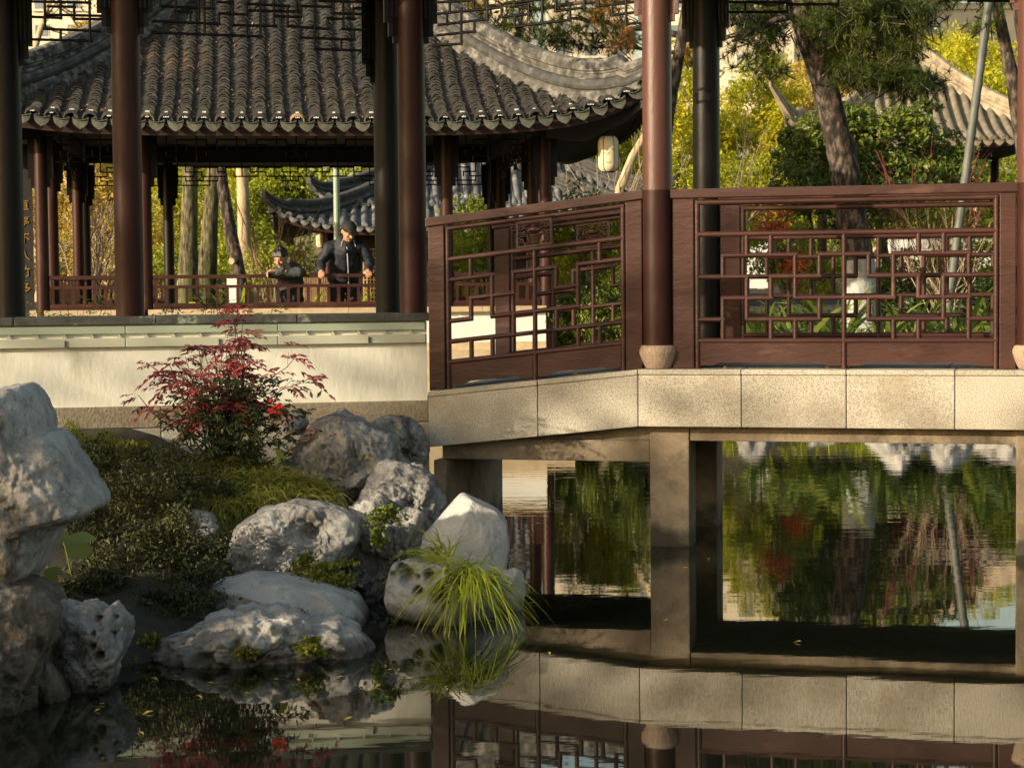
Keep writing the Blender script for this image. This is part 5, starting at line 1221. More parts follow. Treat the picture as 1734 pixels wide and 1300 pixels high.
# --- strap-leaved plants along the far bank
for i, (px, py, Y, n, L, lab) in enumerate(((1290, 560, 23.8, 26, .55, 'strap leaved clump nearest the dark bridge pillar'), (1350, 560, 23.6, 26, .6, 'strap leaved clump second from the dark pillar'), (1415, 555, 23.9, 30, .62, 'strap leaved clump just left of the whitewashed pine foot'),
                                            (1490, 565, 23.5, 24, .6, 'strap leaved clump just right of the whitewashed pine foot'), (1555, 545, 23.9, 28, .55, 'strap leaved clump left of the bamboo pole'), (1630, 550, 23.6, 30, .65, 'large strap leaved clump right of the bamboo pole'),
                                            (1700, 550, 23.7, 26, .6, 'strap leaved clump at the right end of the lattice'), (520, 500, 29.5, 30, .5, 'bright strap leaved clump between boy and man'), (618, 500, 29.5, 30, .5, 'bright strap leaved clump right of the standing man'), (400, 505, 31, 20, .5, 'strap leaved clump below the leaning trunk'), (125, 505, 31, 16, .5, 'strap leaved clump behind the left railing'))):
    b = P(px, py, Y); b.z = gz(b.x, b.y); k = MB(); ang = RNG.random(n) * 6.28; el = RNG.uniform(.5, 1.3, n)
    d = np.stack([np.cos(ang) * np.cos(el), np.sin(ang) * np.cos(el), np.sin(el)], 1)
    zl = max(0, P(px, py, Y).z - b.z - .1)
    base = np.stack([RNG.normal(0, .07, n), RNG.normal(0, .07, n), np.zeros(n)], 1)
    blades(k, RNG, base, d, L * (1.7 + .7 * RNG.random(n)) * (1 + zl * .5), .075, .45, 6); o = k.build('strap_leaf_plant', L_BLADE if i < 7 else L_TUFT); o.location = b; tag(o, lab, 'plant', 'strap leaved plants')
n = 9000; xs_ = RNG.uniform(-9, 9, n); ys_ = RNG.uniform(22.5, 36, n); zs_ = ground_h(xs_, ys_) - .02; ok = (zs_ > .1) & ~((xs_ < .9) & (ys_ < 31) & (xs_ > -7)); base = np.stack([xs_, ys_, zs_], 1)[ok]; n = len(base)
ang = RNG.random(n) * 6.28; el = RNG.uniform(.4, 1.4, n); k = MB(); blades(k, RNG, base, np.stack([np.cos(ang) * np.cos(el), np.sin(ang) * np.cos(el), np.sin(el)], 1), .18 + .25 * RNG.random(n), .03, .5, 2)
tag(k.build('bank_herbs', L_OLV), 'low mixed herbs covering the far bank', kind='stuff')
for i, (px, Y, n, lab) in enumerate(((1000, 24, 900, 'arching grass at the waterside right of the pavilion'), (1300, 23.2, 700, 'waterside grass below the strap leaved plants'), (1600, 23, 700, 'waterside grass right of the pine'))):
    b = P(px, 600, Y); b.z = gz(b.x, b.y); k = MB(); ang = RNG.random(n) * 6.28; el = RNG.uniform(.3, 1.3, n)
    base = np.stack([RNG.uniform(-1.1, 1.1, n), RNG.uniform(-.5, .3, n), np.zeros(n) - .1], 1)
    blades(k, RNG, base, np.stack([np.cos(ang) * np.cos(el), np.sin(ang) * np.cos(el), np.sin(el)], 1), .35 + .25 * RNG.random(n), .014, .6, 3); o = k.build('bank_grass', L_TUFT); o.location = b; tag(o, lab, 'grass', kind='stuff')

# --- white garden walls beyond
def lowwall(px0, px1, pyt, Y, label, h=.5):
    a, b = P(px0, pyt, Y), P(px1, pyt, Y); k = MB(); box(k, a.x, b.x, Y, Y + .25, a.z - h, a.z); o = k.build('garden_wall', WHITEW)
    k = MB(); box(k, a.x - .04, b.x + .04, Y - .04, Y + .29, a.z + .002, a.z + .06); k.build('coping', CAPST, o); tag(o, label, 'wall')
lowwall(1508, 1760, 404, 36, 'white garden wall glimpsed through the right bridge lattice', 1.2)
lowwall(300, 338, 474, 40, 'short white wall stub below the straight mossy trunk', .8)
lowwall(384, 404, 470, 34.5, 'white wall stub below the dark leaning trunk', .9)
lowwall(1268, 1300, 408, 35, 'small white wall piece behind the red shrub', .8)

# --- lamp post in front of the hall
lp = P(572, 500, 33.5); lz = gz(lp.x, lp.y); top = P(566, 286, 33.5)
t = thing('lamp_post', 'pale green round lamp post behind the standing man', 'lamp post', (lp.x, lp.y, lz))
k = MB(); lathe(k, (0, 0, 0), [(.10, 0), (.10, .12), (.055, .14), (.05, .5), (.05, top.z - lz)], 16); k.build('post', LAMPM, t)
k = MB(); lathe(k, (0, 0, top.z - lz), [(.07, 0), (.07, .05), (.03, .09)], 14); box(k, -.42, .06, -.05, .05, .02 + top.z - lz, .07 + top.z - lz); k.build('lamp_head', LAMPM, t)

# ---------------------------------------------------------------- near rock garden plants
def stem_plant(label, base_px, stems, fronds, flower=None):
    pass
nb = P(392, 800, 10.85); nb.z = .50
t = thing('heavenly_bamboo', 'crimson leaved heavenly bamboo shrub in front of the cream wall', 'shrub', tuple(nb))
rg = random.Random(8); k = MB(); tops = []
for i in range(44):
    px = 388 + rg.gauss(0, 66); py = rg.uniform(560, 690) + abs(px - 392) * .25
    e = P(px, py, 10.85 + rg.uniform(-.25, .25)) - nb; s = Vector((rg.uniform(-.10, .10), rg.uniform(-.08, .08), 0))
    pts = branchy(k, s, e, .006, .002, 5, 0, 4, .12, 900 + i); tops.append((e, pts))
for px, py in ((404, 520), (412, 545), (396, 540), (268, 640), (250, 615), (500, 605), (525, 640)):
    e = P(px, py, 10.85) - nb; pts = branchy(k, Vector((0, 0, .3)), e, .005, .0015, 5, 0, 2, .08, 990 + px); tops.append((e, pts))
k.build('stems', TWIGD, t)
kr, kg = MB(), MB()
def frond(mb, o, d, L, ls, nl=5):
    d = Vector(d).normalized(); s = d.cross(Vector((0, 0, 1))).normalized(); c, dd, nn_ = [], [], []
    for i in range(nl):
        q = (i + 1) / (nl + .3); p = o + d * L * q + Vector((0, 0, -1)) * L * .35 * q * q
        for sg in (-1, 1):
            ld = (d * .7 + s * sg * .8 + Vector((0, 0, -.35 + rg.uniform(-.3, .2)))).normalized(); c.append(tuple(p + ld * ls * .5)); dd.append(tuple(ld)); nn_.append((rg.uniform(-.4, .4), rg.uniform(-.6, .1), 1))
    c.append(tuple(o + d * (L + ls * .4) - Vector((0, 0, L * .4)))); dd.append(tuple(d + Vector((0, 0, -.6)))); nn_.append((0, -.3, 1))
    leaves(mb, RNG, np.array(c), np.array(dd), np.array(nn_), np.array([ls * rg.uniform(.7, 1.15) for _ in c]), .36, .3)
for i in range(430):
    e, pts = tops[rg.randrange(len(tops))]; o = e.lerp(pts[-3], rg.random()) if rg.random() < .6 else e
    a = rg.uniform(0, 6.28); frond(kr, o, (math.cos(a), math.sin(a) * .7, rg.uniform(-.1, .6)), rg.uniform(.05, .11), rg.uniform(.032, .056), rg.randint(2, 4))
for (px, py, dx, dz) in ((300, 640, -1, -.5), (285, 660, -.9, -.7), (310, 610, -1, -.1), (280, 625, -1, -.3), (480, 600, 1, -.1), (500, 625, 1, -.3), (520, 640, 1, -.4), (470, 580, 1, .2), (265, 668, -1, -.8)):
    frond(kr, P(px, py, 10.75) - nb, (dx, -.1, dz), .13, .055, 4)
kr.build('red_leaves', L_RED, t)
for i in range(620):
    px = 396 + rg.gauss(0, 52); py = rg.uniform(640, 792); o = P(px, py, 10.8 + rg.uniform(-.3, .25)) - nb; a = rg.uniform(0, 6.28)
    frond(kg, o, (math.cos(a), math.sin(a), rg.uniform(-.3, .6)), rg.uniform(.03, .07), rg.uniform(.034, .06), 2)
kg.build('green_leaves', L_REDG, t)
k = MB()
for i in range(16):
    p = P(467 + rg.uniform(-11, 11), 690 + rg.uniform(-13, 13), 10.55) - nb; lathe(k, tuple(p), [(.004, -.008), (.012, -.002), (.012, .004), (.004, .009)], 7)
k.build('red_flowers', REDF, t)
k = MB(); a_, b_ = P(528, 668, 10.7) - nb, P(548, 672, 10.7) - nb
leaves(k, RNG, np.array([tuple(P(527, 668, 10.7) - nb), tuple(P(541, 667, 10.7) - nb), tuple(P(475, 770, 10.4) - nb), tuple(P(468, 780, 10.4) - nb)]), np.array([(-.3, 0, 1), (.6, 0, 1), (.8, 0, -1), (-.3, 0, -1)]), np.array([(0, -1, .3)] * 4, float), np.array([.045, .05, .085, .06]), .4)
k.build('bright_leaves', L_GRN, t)

def patch(name, label, clumps, size, m, aspect=.5, cat='plant', shell=.5, group=None, kind=None):
    cl = crown_px(clumps, .8); c0 = Vector(cl[0][0]); k = MB(); cloud(k, RNG, [(tuple(Vector(c) - c0), tuple(min(q, 9) for q in r_), n) for c, r_, n in cl], size, aspect, shell, 0)
    o = k.build(name, m); o.location = c0; tag(o, label, None if kind else cat, group, kind); return o
def patch2(name, label, clumps, size, m, aspect=.5, cat='plant', shell=.5, dep=1.0):
    cl = [(tuple(P(px, py, Y)), (PX(rx, Y), PX(rx, Y) * dep, PX(rz, Y)), n) for px, py, Y, rx, rz, n in clumps]; c0 = Vector(cl[0][0]); k = MB()
    cloud(k, RNG, [(tuple(Vector(c) - c0), r_, n) for c, r_, n in cl], size, aspect, shell, 0); o = k.build(name, m); o.location = c0; return tag(o, label, cat)
sh = patch2('heather_shrub', 'dark sprawling heather shrub filling the slope below the wall', [(230, 850, 9.7, 90, 70, 5200), (160, 800, 10.0, 60, 60, 3000), (300, 930, 9.3, 80, 70, 4600), (200, 960, 9.2, 90, 70, 4600), (330, 1000, 9.0, 55, 40, 1900), (250, 790, 10.2, 80, 40, 2600), (130, 900, 9.6, 50, 70, 2600), (250, 1030, 8.75, 60, 26, 1800), (170, 1000, 8.85, 60, 50, 3200), (110, 1020, 8.75, 40, 36, 1300), (290, 1020, 8.85, 60, 34, 2200), (330, 830, 10.1, 60, 40, 2200)], .020, L_SHRUB, .45, 'shrub', .3, .8)
k = MB(); rg = random.Random(4)
for i in range(46):
    px, py = rg.uniform(130, 370), rg.uniform(780, 1030); Yb = 10.4 - (py - 780) / 250 * 1.3; a = P(px, py + 50, Yb) - sh.location; b = P(px + rg.uniform(-40, 40), py - 20, Yb - .1) - sh.location
    branchy(k, a, b, .004, .0015, 4, 0, 4, .07, 300 + i, 4)
tag(k.build('twigs', TWIGD, sh), kind='stuff')
patch2('saxifrage_plant', 'bright yellow green leafy plant at the wall foot left of the red shrub', [(218, 765, 10.7, 42, 20, 640)], .036, L_CLOV, .85, 'plant', .3)
patch2('fern_sprigs', 'feathery green sprigs against the wall foot behind the upright rock', [(125, 735, 10.9, 22, 26, 700), (170, 745, 11.0, 26, 20, 600)], .016, L_OLV, .4, 'plant', .1)
def grass(label, px0, px1, py0, py1, Y0, Y1, n, L, wd, m, droop, el=(.2, 1.2), name='grass_mound', bias=(0, 0), kind='stuff', cat=None, zoff=0):
    u = RNG.random(n); v = RNG.random(n); k = MB(); base = []
    for a, b in zip(u, v):
        px = px0 + (px1 - px0) * a; py = py0 + (py1 - py0) * b + 26 * (2 * a - 1) ** 2; base.append(tuple(P(px, py, Y0 + (Y1 - Y0) * b)))
    base = np.array(base); c0 = base.mean(0); ang = RNG.random(n) * 6.28; e = RNG.uniform(el[0], el[1], n)
    d = np.stack([np.cos(ang) * np.cos(e) + bias[0], np.sin(ang) * np.cos(e) * .8 + bias[1], np.sin(e)], 1)
    blades(k, RNG, base - c0, d, L * (.6 + .7 * RNG.random(n)), wd, droop, 5); o = k.build(name, m); o.location = tuple(c0); return tag(o, label, cat, None, kind)
grass('thick olive grass mound hanging over the boulders below the red shrub', 300, 560, 800, 862, 10.5, 10.0, 3800, .20, .007, L_GRASS, .9, (.1, 1.1), bias=(0, -.45))
grass('long olive grass drooping left of the dark hollowed boulder', 290, 410, 830, 895, 10.2, 9.95, 1600, .20, .007, L_GRASS, 1.0, (.1, 1.0), bias=(0, -.5), name='drooping_grass')
grass('thin grass beneath the red shrub', 290, 480, 770, 800, 10.9, 10.6, 900, .14, .005, L_GRASS, .6, name='low_grass')
o = grass('bright green grass tuft draped over the white pitted rock', 735, 770, 925, 950, 9.35, 9.2, 95, .25, .009, L_TUFT, .55, (.1, 1.1), bias=(-.55, -.15), name='grass_tuft', kind=None, cat='grass')
n = 230; k = MB(); bs = np.array([tuple(P(790 + RNG.normal(0, 20), 978 + RNG.normal(0, 12), 9.0) - o.location) for _ in range(n)]); ang = RNG.random(n) * 6.28; e = RNG.uniform(-.3, .7, n)
blades(k, RNG, bs, np.stack([np.cos(ang) * np.cos(e) + .28, np.sin(ang) * np.cos(e) - .35, np.sin(e)], 1),   .22 + .16 * RNG.random(n), .0095, .75, 6); k.build('drooping_blades', L_TUFT, o)
for i, (cl, lab) in enumerate((([(545, 968, 9.25, 50, 22, 900), (515, 955, 9.3, 26, 20, 320), (580, 985, 9.2, 30, 14, 300)], 'largest yellow green clover cushion behind the smooth grey slab'), ([(378, 1080, 8.25, 34, 10, 420)], 'clover cushion on top of the flat pale rock, left'), ([(250, 1095, 8.35, 24, 20, 420)], 'clover cushion at the left end of the flat pale rock'),
                               ([(412, 1104, 8.05, 16, 10, 160)], 'tiny clover cushion in a pit of the flat pale rock'), ([(530, 1096, 8.1, 22, 14, 420)], 'clover cushion in the cleft of the flat pale rock'), ([(488, 1040, 8.55, 20, 7, 180)], 'thin clover strip on the far edge of the flat pale rock'),
                               ([(224, 1125, 8.2, 10, 14, 120)], 'small clover at the waterline beside the fluted rock'), ([(652, 870, 9.65, 26, 18, 260), (640, 900, 9.6, 12, 26, 160)], 'green weed growing in the craggy rock cleft'))):
    patch2('clover_cushion', lab, cl, .017 if i != 7 else .022, L_CLOV if i != 7 else L_GRN, .8, 'plant', .2, .8)
def round_leaf(label, spots, m):
    t = None
    for i, (px, py, Y, rpx, rx, ry) in enumerate(spots):
        r_ = PX(rpx, Y); k = MB(); v = [(0, 0, 0)]; n = 22
        for j in range(n):
            a = 2 * math.pi * j / n; rr = r_ * (1 + .06 * math.sin(a * 5)) * (.45 if j == 0 else 1); v.append((rr * math.cos(a), rr * math.sin(a), .18 * r_ * math.cos(a * 2)))
        k.add(v, [(0, 1 + j, 1 + (j + 1) % n) for j in range(n)], True)
        c = P(px, py, Y)
        if t is None: t = thing('leopard_plant', label, 'plant', tuple(c))
        q = k.build('leaf', m, t); q.location = c - t.location; q.rotation_euler = (rx * .85, ry * .6, .35 * math.sin(i * 2.1))
        s = MB(); tube(s, [c - t.location, c - t.location + Vector((.01, .04, -.07)), c - t.location + Vector((.02, .10, -.2))], .004, 4); s.build('stalk', m, t)
round_leaf('round green leaves in the dark hollow beside the upright rock', [(136, 921, 8.75, 27, 1.1, .1), (104, 905, 8.8, 14, 1.2, -.5), (90, 973, 8.6, 17, 1.2, .3), (82, 1002, 8.5, 12, 1.3, .2), (70, 922, 8.7, 13, 1.3, .7)], L_LILY)
k = MB(); blades(k, RNG, np.array([tuple(P(76, 930, 8.6)), tuple(P(80, 925, 8.6))]), np.array([(.55, 0, .8), (.7, 0, .8)]), np.array([.13, .12]), .016, .1, 5); tag(k.build('iris_blade', L_CLOV), 'two broad yellow green blades beside the upright rock', 'plant')
# small plants behind the gallery wall cap
for i, (px, py, n, lab) in enumerate(((120, 520, 60, 'low leafy plant behind the wall cap at left'), (330, 512, 110, 'leafy heavenly bamboo behind the wall cap above the red shrub'), (400, 522, 60, 'leafy tips behind the wall cap right of centre'))):
    c = P(px, py, 13.1); b = Vector((c.x, c.y, .88)); t2 = thing('leafy_plant', lab, 'plant', tuple(b)); k = MB(); ks = MB(); rg = random.Random(70 + i)
    for j in range(12):
        e = Vector((rg.uniform(-.28, .28), rg.uniform(-.1, .1), c.z - .88 + rg.uniform(-.12, .10))); pts = branchy(ks, Vector((rg.uniform(-.08, .08), 0, 0)), e, .004, .0015, 4, 0, 2, .1, 40 + j)
        for q in range(n // 12): frond(k, e.lerp(pts[-2], rg.random()), (rg.uniform(-1, 1), rg.uniform(-1, .3), rg.uniform(0, .5)), .07, .034, 2)
    ks.build('stems', TWIGD, t2); k.build('leaves', L_REDG if i == 1 else L_OLV, t2)
# floating leaves
k = MB(); leaves(k, RNG, np.array([[0, 0, 0.]]), np.array([[1., 0, 0]]), np.array([[0, 0, 1.]]), .05, .4, .3); lm_ = k.mesh('fallen_leaf', L_WARM)
for i, (px, py) in enumerate(((468, 1149), (555, 1147), (575, 1145), (505, 1150), (360, 1155), (172, 1190), (165, 1201), (262, 1148), (300, 1144), (658, 1133), (675, 1133), (830, 1050), (895, 1067), (1128, 1049), (845, 1010), (700, 1032), (1200, 945), (250, 1205), (338, 1178), (420, 1172), (610, 1166), (640, 1160), (700, 1075), (760, 1082), (900, 1020), (930, 1105), (1010, 1090), (1160, 960), (590, 1215), (240, 1240), (880, 1180), (1350, 1085))):
    o = obj('fallen_leaf', lm_); o.location = Pz(px, py, .006); o.rotation_euler = (0, .1, i * 1.7); s_ = .5 + .5 * ((i * 37) % 10) / 10; o.scale = (s_, s_, s_)
    tag(o, 'small pale fallen leaf floating on the dark pond water', 'leaf', 'fallen leaves floating on the pond')
for i, (px, py, lab) in enumerate(((975, 628, 'brown fallen leaf on the sloping coping left of the pillar base'), (1400, 618, 'yellow brown fallen leaf on the coping under the right railing'), (1228, 617, 'greenish fallen leaf on the coping right of the pillar base'))):
    x_, z_ = BF.hit(px, py, .05); p = BF.w(x_, .05, deck(x_) + .012); o = obj('fallen_leaf', lm_); o.location = p; o.rotation_euler = (.1, .1, i); tag(o, lab, 'leaf')

# ---------------------------------------------------------------- people
def capsule(mb, a, b, ra, rb, seg=10, rings=4):
    a, b = Vector(a), Vector(b); d = b - a; L = d.length
    if L < 1e-5: d = Vector((0, 0, 1)); L = 1e-5
    z = d.normalized(); x = z.orthogonal().normalized(); y = z.cross(x); vs = []
    for i in range(rings + 1):
        t = -math.pi / 2 + math.pi / 2 * i / rings; vs.append([(a + z * ra * math.sin(t)), max(ra * math.cos(t), 1e-4)])
    for i in range(rings + 1):
        t = math.pi / 2 * i / rings; vs.append([(b + z * rb * math.sin(t)), max(rb * math.cos(t), 1e-4)])
    v = [c + x * r * math.cos(2 * math.pi * k / seg) + y * r * math.sin(2 * math.pi * k / seg) for c, r in vs for k in range(seg)]; m = len(vs)
    mb.add(v, [(i * seg + k, i * seg + (k + 1) % seg, (i + 1) * seg + (k + 1) % seg, (i + 1) * seg + k) for i in range(m - 1) for k in range(seg)])
    mb.add([v[k] for k in range(seg)], [tuple(range(seg))[::-1]]); mb.add([v[(m - 1) * seg + k] for k in range(seg)], [tuple(range(seg))])
def ellip(mb, c, r, rot=None, seg=16, rings=10):
    rot = rot or Matrix.Identity(3); v = []
    for i in range(rings + 1):
        t = -math.pi / 2 + math.pi * i / rings
        for k in range(seg): a = 2 * math.pi * k / seg; v.append(Vector(c) + rot @ Vector((r[0] * max(math.cos(t), .01) * math.cos(a), r[1] * max(math.cos(t), .01) * math.sin(a), r[2] * math.sin(t))))
    mb.add(v, [(i * seg + k, i * seg + (k + 1) % seg, (i + 1) * seg + (k + 1) % seg, (i + 1) * seg + k) for i in range(rings) for k in range(seg)])
    mb.add([v[k] for k in range(seg)], [tuple(range(seg))[::-1]]); mb.add([v[rings * seg + k] for k in range(seg)], [tuple(range(seg))])
def fuse(mb, name, m, parent, vox=.008, smooth=4, folds=0):
    o = mb.build(name, m, parent); r = o.modifiers.new('fuse', 'REMESH'); r.mode = 'VOXEL'; r.voxel_size = vox; r.use_smooth_shade = True
    if folds:
        tx = bpy.data.textures.get('cloth_folds') or bpy.data.textures.new('cloth_folds', 'CLOUDS'); tx.noise_scale = .11; tx.noise_depth = 1
        dm_ = o.modifiers.new('folds', 'DISPLACE'); dm_.texture = tx; dm_.strength = folds; dm_.mid_level = .36
    s = o.modifiers.new('soften', 'SMOOTH'); s.iterations = smooth; s.factor = .5
    return o
def head(mb, c, rot):
    """skull, jaw, nose, brow, ears, lips; returns nothing"""
    c = Vector(c); q = lambda x, y, z: c + rot @ Vector((x, y, z))
    ellip(mb, c, (.074, .092, .095), rot); ellip(mb, q(0, -.025, -.055), (.055, .062, .060), rot); capsule(mb, q(0, -.088, .005), q(0, -.108, -.028), .010, .015); capsule(mb, q(-.03, -.080, .022), q(.03, -.080, .022), .012, .012)
    for s in (-1, 1): ellip(mb, q(s * .077, .005, -.012), (.010, .020, .032), rot, 10, 8); ellip(mb, q(s * .036, -.068, -.028), (.022, .020, .020), rot, 10, 8); capsule(mb, q(s * .015, -.098, -.03), q(s * .008, -.1, -.03), .008, .008)
    capsule(mb, q(-.018, -.082, -.058), q(.018, -.082, -.058), .008, .008); capsule(mb, q(0, -.072, -.090), q(0, -.068, -.092), .018, .018)
def hand(mb, w_, fwd, down, s, curl=.5):
    """palm with four unequal fingers and a side thumb, wrapped over a rail"""
    w_, f, d = Vector(w_), Vector(fwd).normalized(), Vector(down).normalized(); x = f.cross(d).normalized()
    capsule(mb, w_, w_ + f * .05, .024, .030)
    for i, L in enumerate((.062, .072, .068, .052)):
        o = w_ + f * .055 + x * (i - 1.5) * .020; k1 = o + f * .030 + d * .008; k2 = k1 + d * (L * .5) + f * .006; k3 = k2 + d * (L * .35) - f * .008
        capsule(mb, w_ + x * (i - 1.5) * .014, o, .011, .0105, 8, 3); capsule(mb, o, k1, .0105, .0095, 8, 3); capsule(mb, k1, k2, .0095, .0088, 8, 3); capsule(mb, k2, k3, .0088, .0075, 8, 3)
    t0 = w_ + x * s * .022 + f * .012; t1 = t0 + x * s * .026 + f * .022 + d * .006; capsule(mb, t0, t1, .012, .0105, 8, 3); capsule(mb, t1, t1 + f * .022 + d * .022, .0105, .0088, 8, 3)
def eyes(parent, c, rot):
    for s in (-1, 1):
        k = MB(); ellip(k, Vector(c) + rot @ Vector((s * .031, -.083, .004)), (.011, .005, .0045), rot, 8, 6); k.build('eye', HAIR, parent)
        k = MB(); capsule(k, Vector(c) + rot @ Vector((s * .048, -.082, .026)), Vector(c) + rot @ Vector((s * .016, -.092, .030)), .0035, .004, 6, 2); k.build('eyebrow', HAIR, parent)
# standing man: origin on the pavilion floor
mx, _ = QF.hit(585, 470, -2.66); mw = QF.w(mx, -2.60, FLZ)
man = thing('person', 'older man in dark cap and navy jacket leaning both hands on the pavilion rail', 'person', tuple(mw), R(QF.deg))
hx = lambda px, yy: QF.hit(px, 465, yy)[0] - mx
HC = Vector((.035, -.27, 1.405)); HR_ = (Matrix.Rotation(R(24), 3, 'Z') @ Matrix.Rotation(R(33), 3, 'X'))
LH, RH = hx(545, -2.97), hx(623, -2.97)
k = MB()
head(k, HC, HR_); capsule(k, (.02, -.15, 1.25), (.03, -.23, 1.35), .055, .052)
ellip(k, (0, .03, 1.08), (.165, .11, .26)); ellip(k, (0, .08, .86), (.155, .115, .13)); capsule(k, (-.15, -.11, 1.225), (.15, -.11, 1.225), .065, .065)
capsule(k, (0, .05, .95), (0, -.12, 1.2), .12, .11)
for s in (-1, 1):
    capsule(k, (s * .085, .08, .84), (s * .10, .03, .46), .082, .055); capsule(k, (s * .10, .03, .46), (s * .10, .07, .08), .056, .038); capsule(k, (s * .10, .07, .05), (s * .12, -.10, .03), .036, .032)
    W = Vector((LH if s < 0 else RH, -.335, .935)); S = Vector((s * .19, -.11, 1.225)); E = Vector((s * .285, -.12, 1.03))
    capsule(k, S, E, .052, .040); capsule(k, E, W, .040, .026); hand(k, W, (s * .08, -1, -.15), (0, -.25, -1), -s)
fuse(k, 'body', SKIN, man, .0065, 3)
k = MB(); ellip(k, (0, .05, 1.03), (.20, .15, .24)); capsule(k, (-.155, -.10, 1.215), (.155, -.10, 1.215), .088, .088); capsule(k, (0, .07, .93), (0, -.10, 1.2), .165, .155); ellip(k, (0, .08, .86), (.205, .15, .12)); capsule(k, (-.05, -.14, 1.285), (.06, -.14, 1.285), .062, .062)
for s in (-1, 1):
    W = Vector((LH if s < 0 else RH, -.335, .935)); S = Vector((s * .19, -.11, 1.225)); E = Vector((s * .29, -.11, 1.03)); capsule(k, S, E, .070, .058); capsule(k, E, E.lerp(W, .86), .056, .042)
    capsule(k, E.lerp(W, .2), E.lerp(W, .26), .060, .060); capsule(k, S.lerp(E, .6), S.lerp(E, .64), .067, .067)
jk = fuse(k, 'jacket', NAVY, man, .010, 2, .042)
k = MB(); tube(k, [(.012, -.255, 1.22), (.02, -.245, 1.1), (.03, -.15, .95), (.035, -.085, .79)], .006, 5); k.build('zip', CARDM, jk)
for s in (-1, 1):
    k = MB(); tube(k, [(.03 + s * .055, -.235, 1.31), (.03 + s * .075, -.25, 1.27), (.03 + s * .085, -.25, 1.22)], .0035, 4); k.build('drawcord', CARDM, jk)
k = MB(); ellip(k, (0, .08, .84), (.175, .13, .12))
for s in (-1, 1): capsule(k, (s * .088, .08, .83), (s * .10, .04, .46), .098, .070); capsule(k, (s * .10, .04, .46), (s * .10, .08, .09), .070, .060)
fuse(k, 'trousers', BLACKC, man, .011, 2, .05)
k = MB(); 
for s in (-1, 1): capsule(k, (s * .10, .09, .05), (s * .12, -.12, .035), .045, .040)
fuse(k, 'shoes', BLACKC, man, .010, 2)
k = MB(); q = lambda x, y, z: HC + HR_ @ Vector((x, y, z))
ellip(k, q(0, .008, .045), (.090, .105, .075), HR_); capsule(k, q(-.035, -.10, .038), q(.035, -.10, .038), .020, .020); capsule(k, q(-.03, -.135, .026), q(.03, -.135, .026), .012, .012); capsule(k, q(0, 0, .118), q(0, 0, .122), .008, .008)
fuse(k, 'cap', BLACKC, man, .007, 3)
k = MB(); ellip(k, q(0, .02, .0), (.080, .092, .06), HR_); fuse(k, 'hair', HAIR, man, .008, 2); eyes(man, HC, HR_)
# seated boy resting folded arms on the rail
bx0, _ = QF.hit(486, 470, -2.7); bw = QF.w(bx0, -2.75, 1.212)
boy = thing('person', 'dark haired boy in grey hooded jacket seated with folded arms on the rail', 'person', tuple(bw), R(QF.deg))
HB = Vector((-.075, -.13, .59)); RB = Matrix.Rotation(R(-26), 3, 'Z') @ Matrix.Rotation(R(30), 3, 'X')
k = MB(); head(k, HB, RB); capsule(k, (0, -.04, .47), (-.055, -.10, .54), .045, .045); ellip(k, (.03, .04, .28), (.135, .095, .22)); ellip(k, (.04, .08, .10), (.145, .12, .11)); capsule(k, (-.11, -.03, .42), (.14, 0, .42), .05, .05)
for s in (-1, 1):
    h_ = Vector((.04 + s * .07, .07, .09)); kn = Vector((.02 + s * .09, .46, .085)); capsule(k, h_, kn, .065, .05); capsule(k, kn, kn + Vector((0, .02, -.42)), .048, .035); capsule(k, kn + Vector((0, .02, -.45)), kn + Vector((0, .14, -.47)), .034, .03)
W1, W2 = Vector((-.20, -.235, .425)), Vector((.04, -.245, .425))
capsule(k, (.15, 0, .42), (.13, -.20, .40), .04, .034); capsule(k, (.13, -.20, .40), (-.13, -.23, .425), .034, .024); hand(k, (-.14, -.235, .425), (-1, -.1, 0), (0, -.2, -1), -1)
capsule(k, (-.12, -.03, .42), (-.19, -.17, .39), .04, .034); capsule(k, (-.19, -.17, .39), (-.02, -.25, .43), .034, .024)
fuse(k, 'body', SKIN, boy, .0065, 3)
k = MB(); ellip(k, (.03, .04, .25), (.165, .125, .26)); capsule(k, (-.115, -.03, .41), (.145, 0, .41), .07, .07); capsule(k, (.15, 0, .42), (.14, -.20, .41), .062, .055); capsule(k, (.14, -.20, .41), (-.10, -.235, .43), .054, .042); capsule(k, (-.13, -.03, .42), (-.195, -.17, .40), .06, .052)
capsule(k, (-.195, -.17, .40), (-.06, -.24, .435), .05, .042); capsule(k, (-.09, .03, .47), (.10, .05, .47), .055, .055); capsule(k, (0, .08, .5), (.04, .08, .5), .05, .05)
fuse(k, 'hooded_jacket', GREYC, boy, .009, 2, .035)
k = MB(); ellip(k, (.04, .08, .10), (.16, .135, .12))
for s in (-1, 1):
    h_ = Vector((.04 + s * .07, .07, .09)); kn = Vector((.02 + s * .09, .46, .085)); capsule(k, h_, kn, .08, .065); capsule(k, kn, kn + Vector((0, .02, -.40)), .063, .052)
fuse(k, 'trousers', BLACKC, boy, .010, 4)
k = MB(); 
for s in (-1, 1): kn = Vector((.02 + s * .09, .46, .085)); capsule(k, kn + Vector((0, .02, -.45)), kn + Vector((0, .15, -.47)), .042, .036)
fuse(k, 'shoes', WHITEP, boy, .010, 2)
k = MB(); q = lambda x, y, z: HB + RB @ Vector((x, y, z))
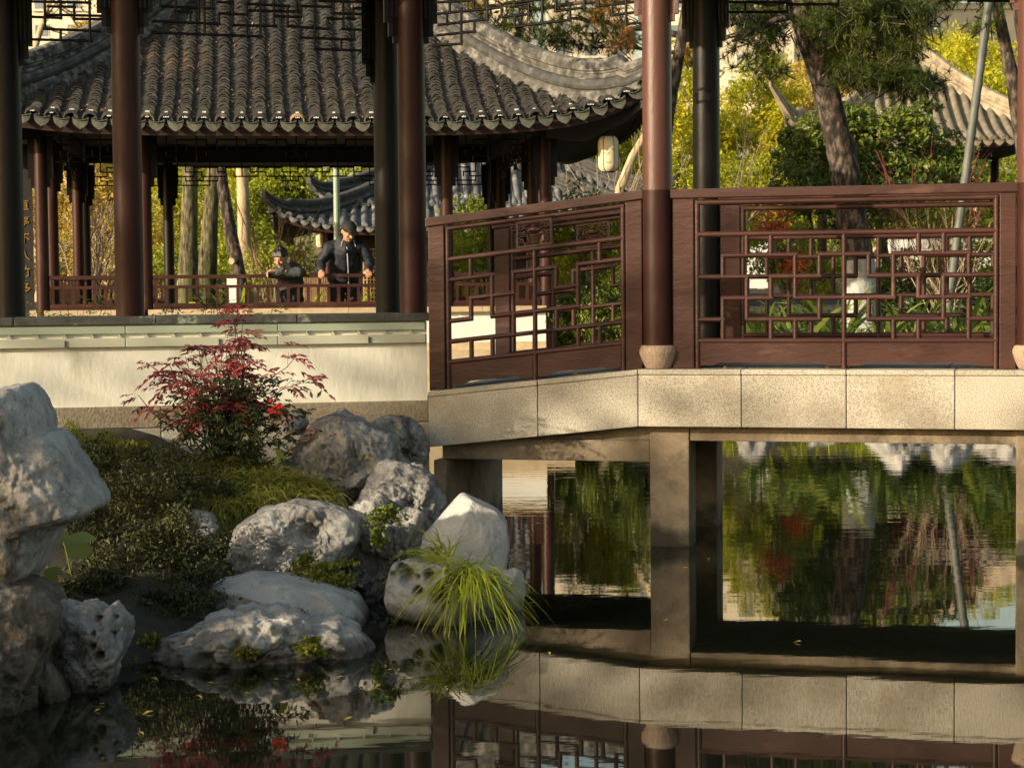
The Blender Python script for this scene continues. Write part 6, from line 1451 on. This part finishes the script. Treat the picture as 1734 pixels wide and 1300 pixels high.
ellip(k, q(0, .022, .040), (.086, .098, .080), RB); ellip(k, q(0, .045, -.005), (.078, .062, .07), RB)
for j in range(26): a_ = rg.uniform(0, 6.28); e_ = rg.uniform(.3, 1.4); capsule(k, q(.06 * math.cos(a_) * math.cos(e_), .02 + .07 * math.sin(a_) * math.cos(e_), .045 + .06 * math.sin(e_)), q(.09 * math.cos(a_ + .3) * math.cos(e_), .02 + .10 * math.sin(a_ + .3) * math.cos(e_), .045 + .088 * math.sin(e_)), .016, .006, 6, 2)
for j in range(10): a = -1.1 + 2.2 * j / 9; capsule(k, q(math.sin(a) * .05, -.045, .085), q(math.sin(a) * .066, -.082, .052 + .006 * (j % 2)), .016, .008, 8, 3)
fuse(k, 'hair', HAIR, boy, .006, 2); eyes(boy, HB, RB)

# ---------------------------------------------------------------- unseen near left bank trees, added behind the camera to shade wall and rocks
def ps(p, s, z): return Vector((s * .84 + p * .545, s * .545 - p * .84, z))
for i, (p, s, zc, rp, rz, n, sz, lab) in enumerate(((-12.4, -12, 8.2, 2.4, 1.8, 6800, .2, 'tall unseen evergreen added on the near left bank to shade the gallery pillars'), (-10.0, -12.5, 5.2, 1.25, 2.2, 4800, .2, 'middle unseen evergreen added on the near left bank to shade bridge and rocks'),
                                                (-7.7, -12.8, 6.7, 1.5, 1.5, 420, .15, 'thin crowned unseen evergreen added on the near left bank to dapple the bridge'), (-14.6, -11, 6.2, 1.8, 2.6, 3200, .2, 'unseen evergreen added for shade on the near left bank beside the tall one'),
                                                (-7.3, -14, 4.0, 1.9, 1.6, 4200, .2, 'low dense unseen evergreen added on the near left bank to shade the rocks'), (-12.2, -13, 5.3, 1.7, 1.1, 700, .15, 'thin low unseen tree added on the near left bank to half shade the wall'))):
    b = ps(p, s, 0); b.z = gz(b.x, b.y) - .1; c = ps(p, s, zc)
    tree(lab, b, [b, b.lerp(c, .5) + Vector((.15, 0, 0)), c], .12, [(tuple(c), (rp, rp, rz), n)], sz, L_DRK, BARKD, seed=60 + i, group='unseen shade trees added on the near left bank', shell=.15)
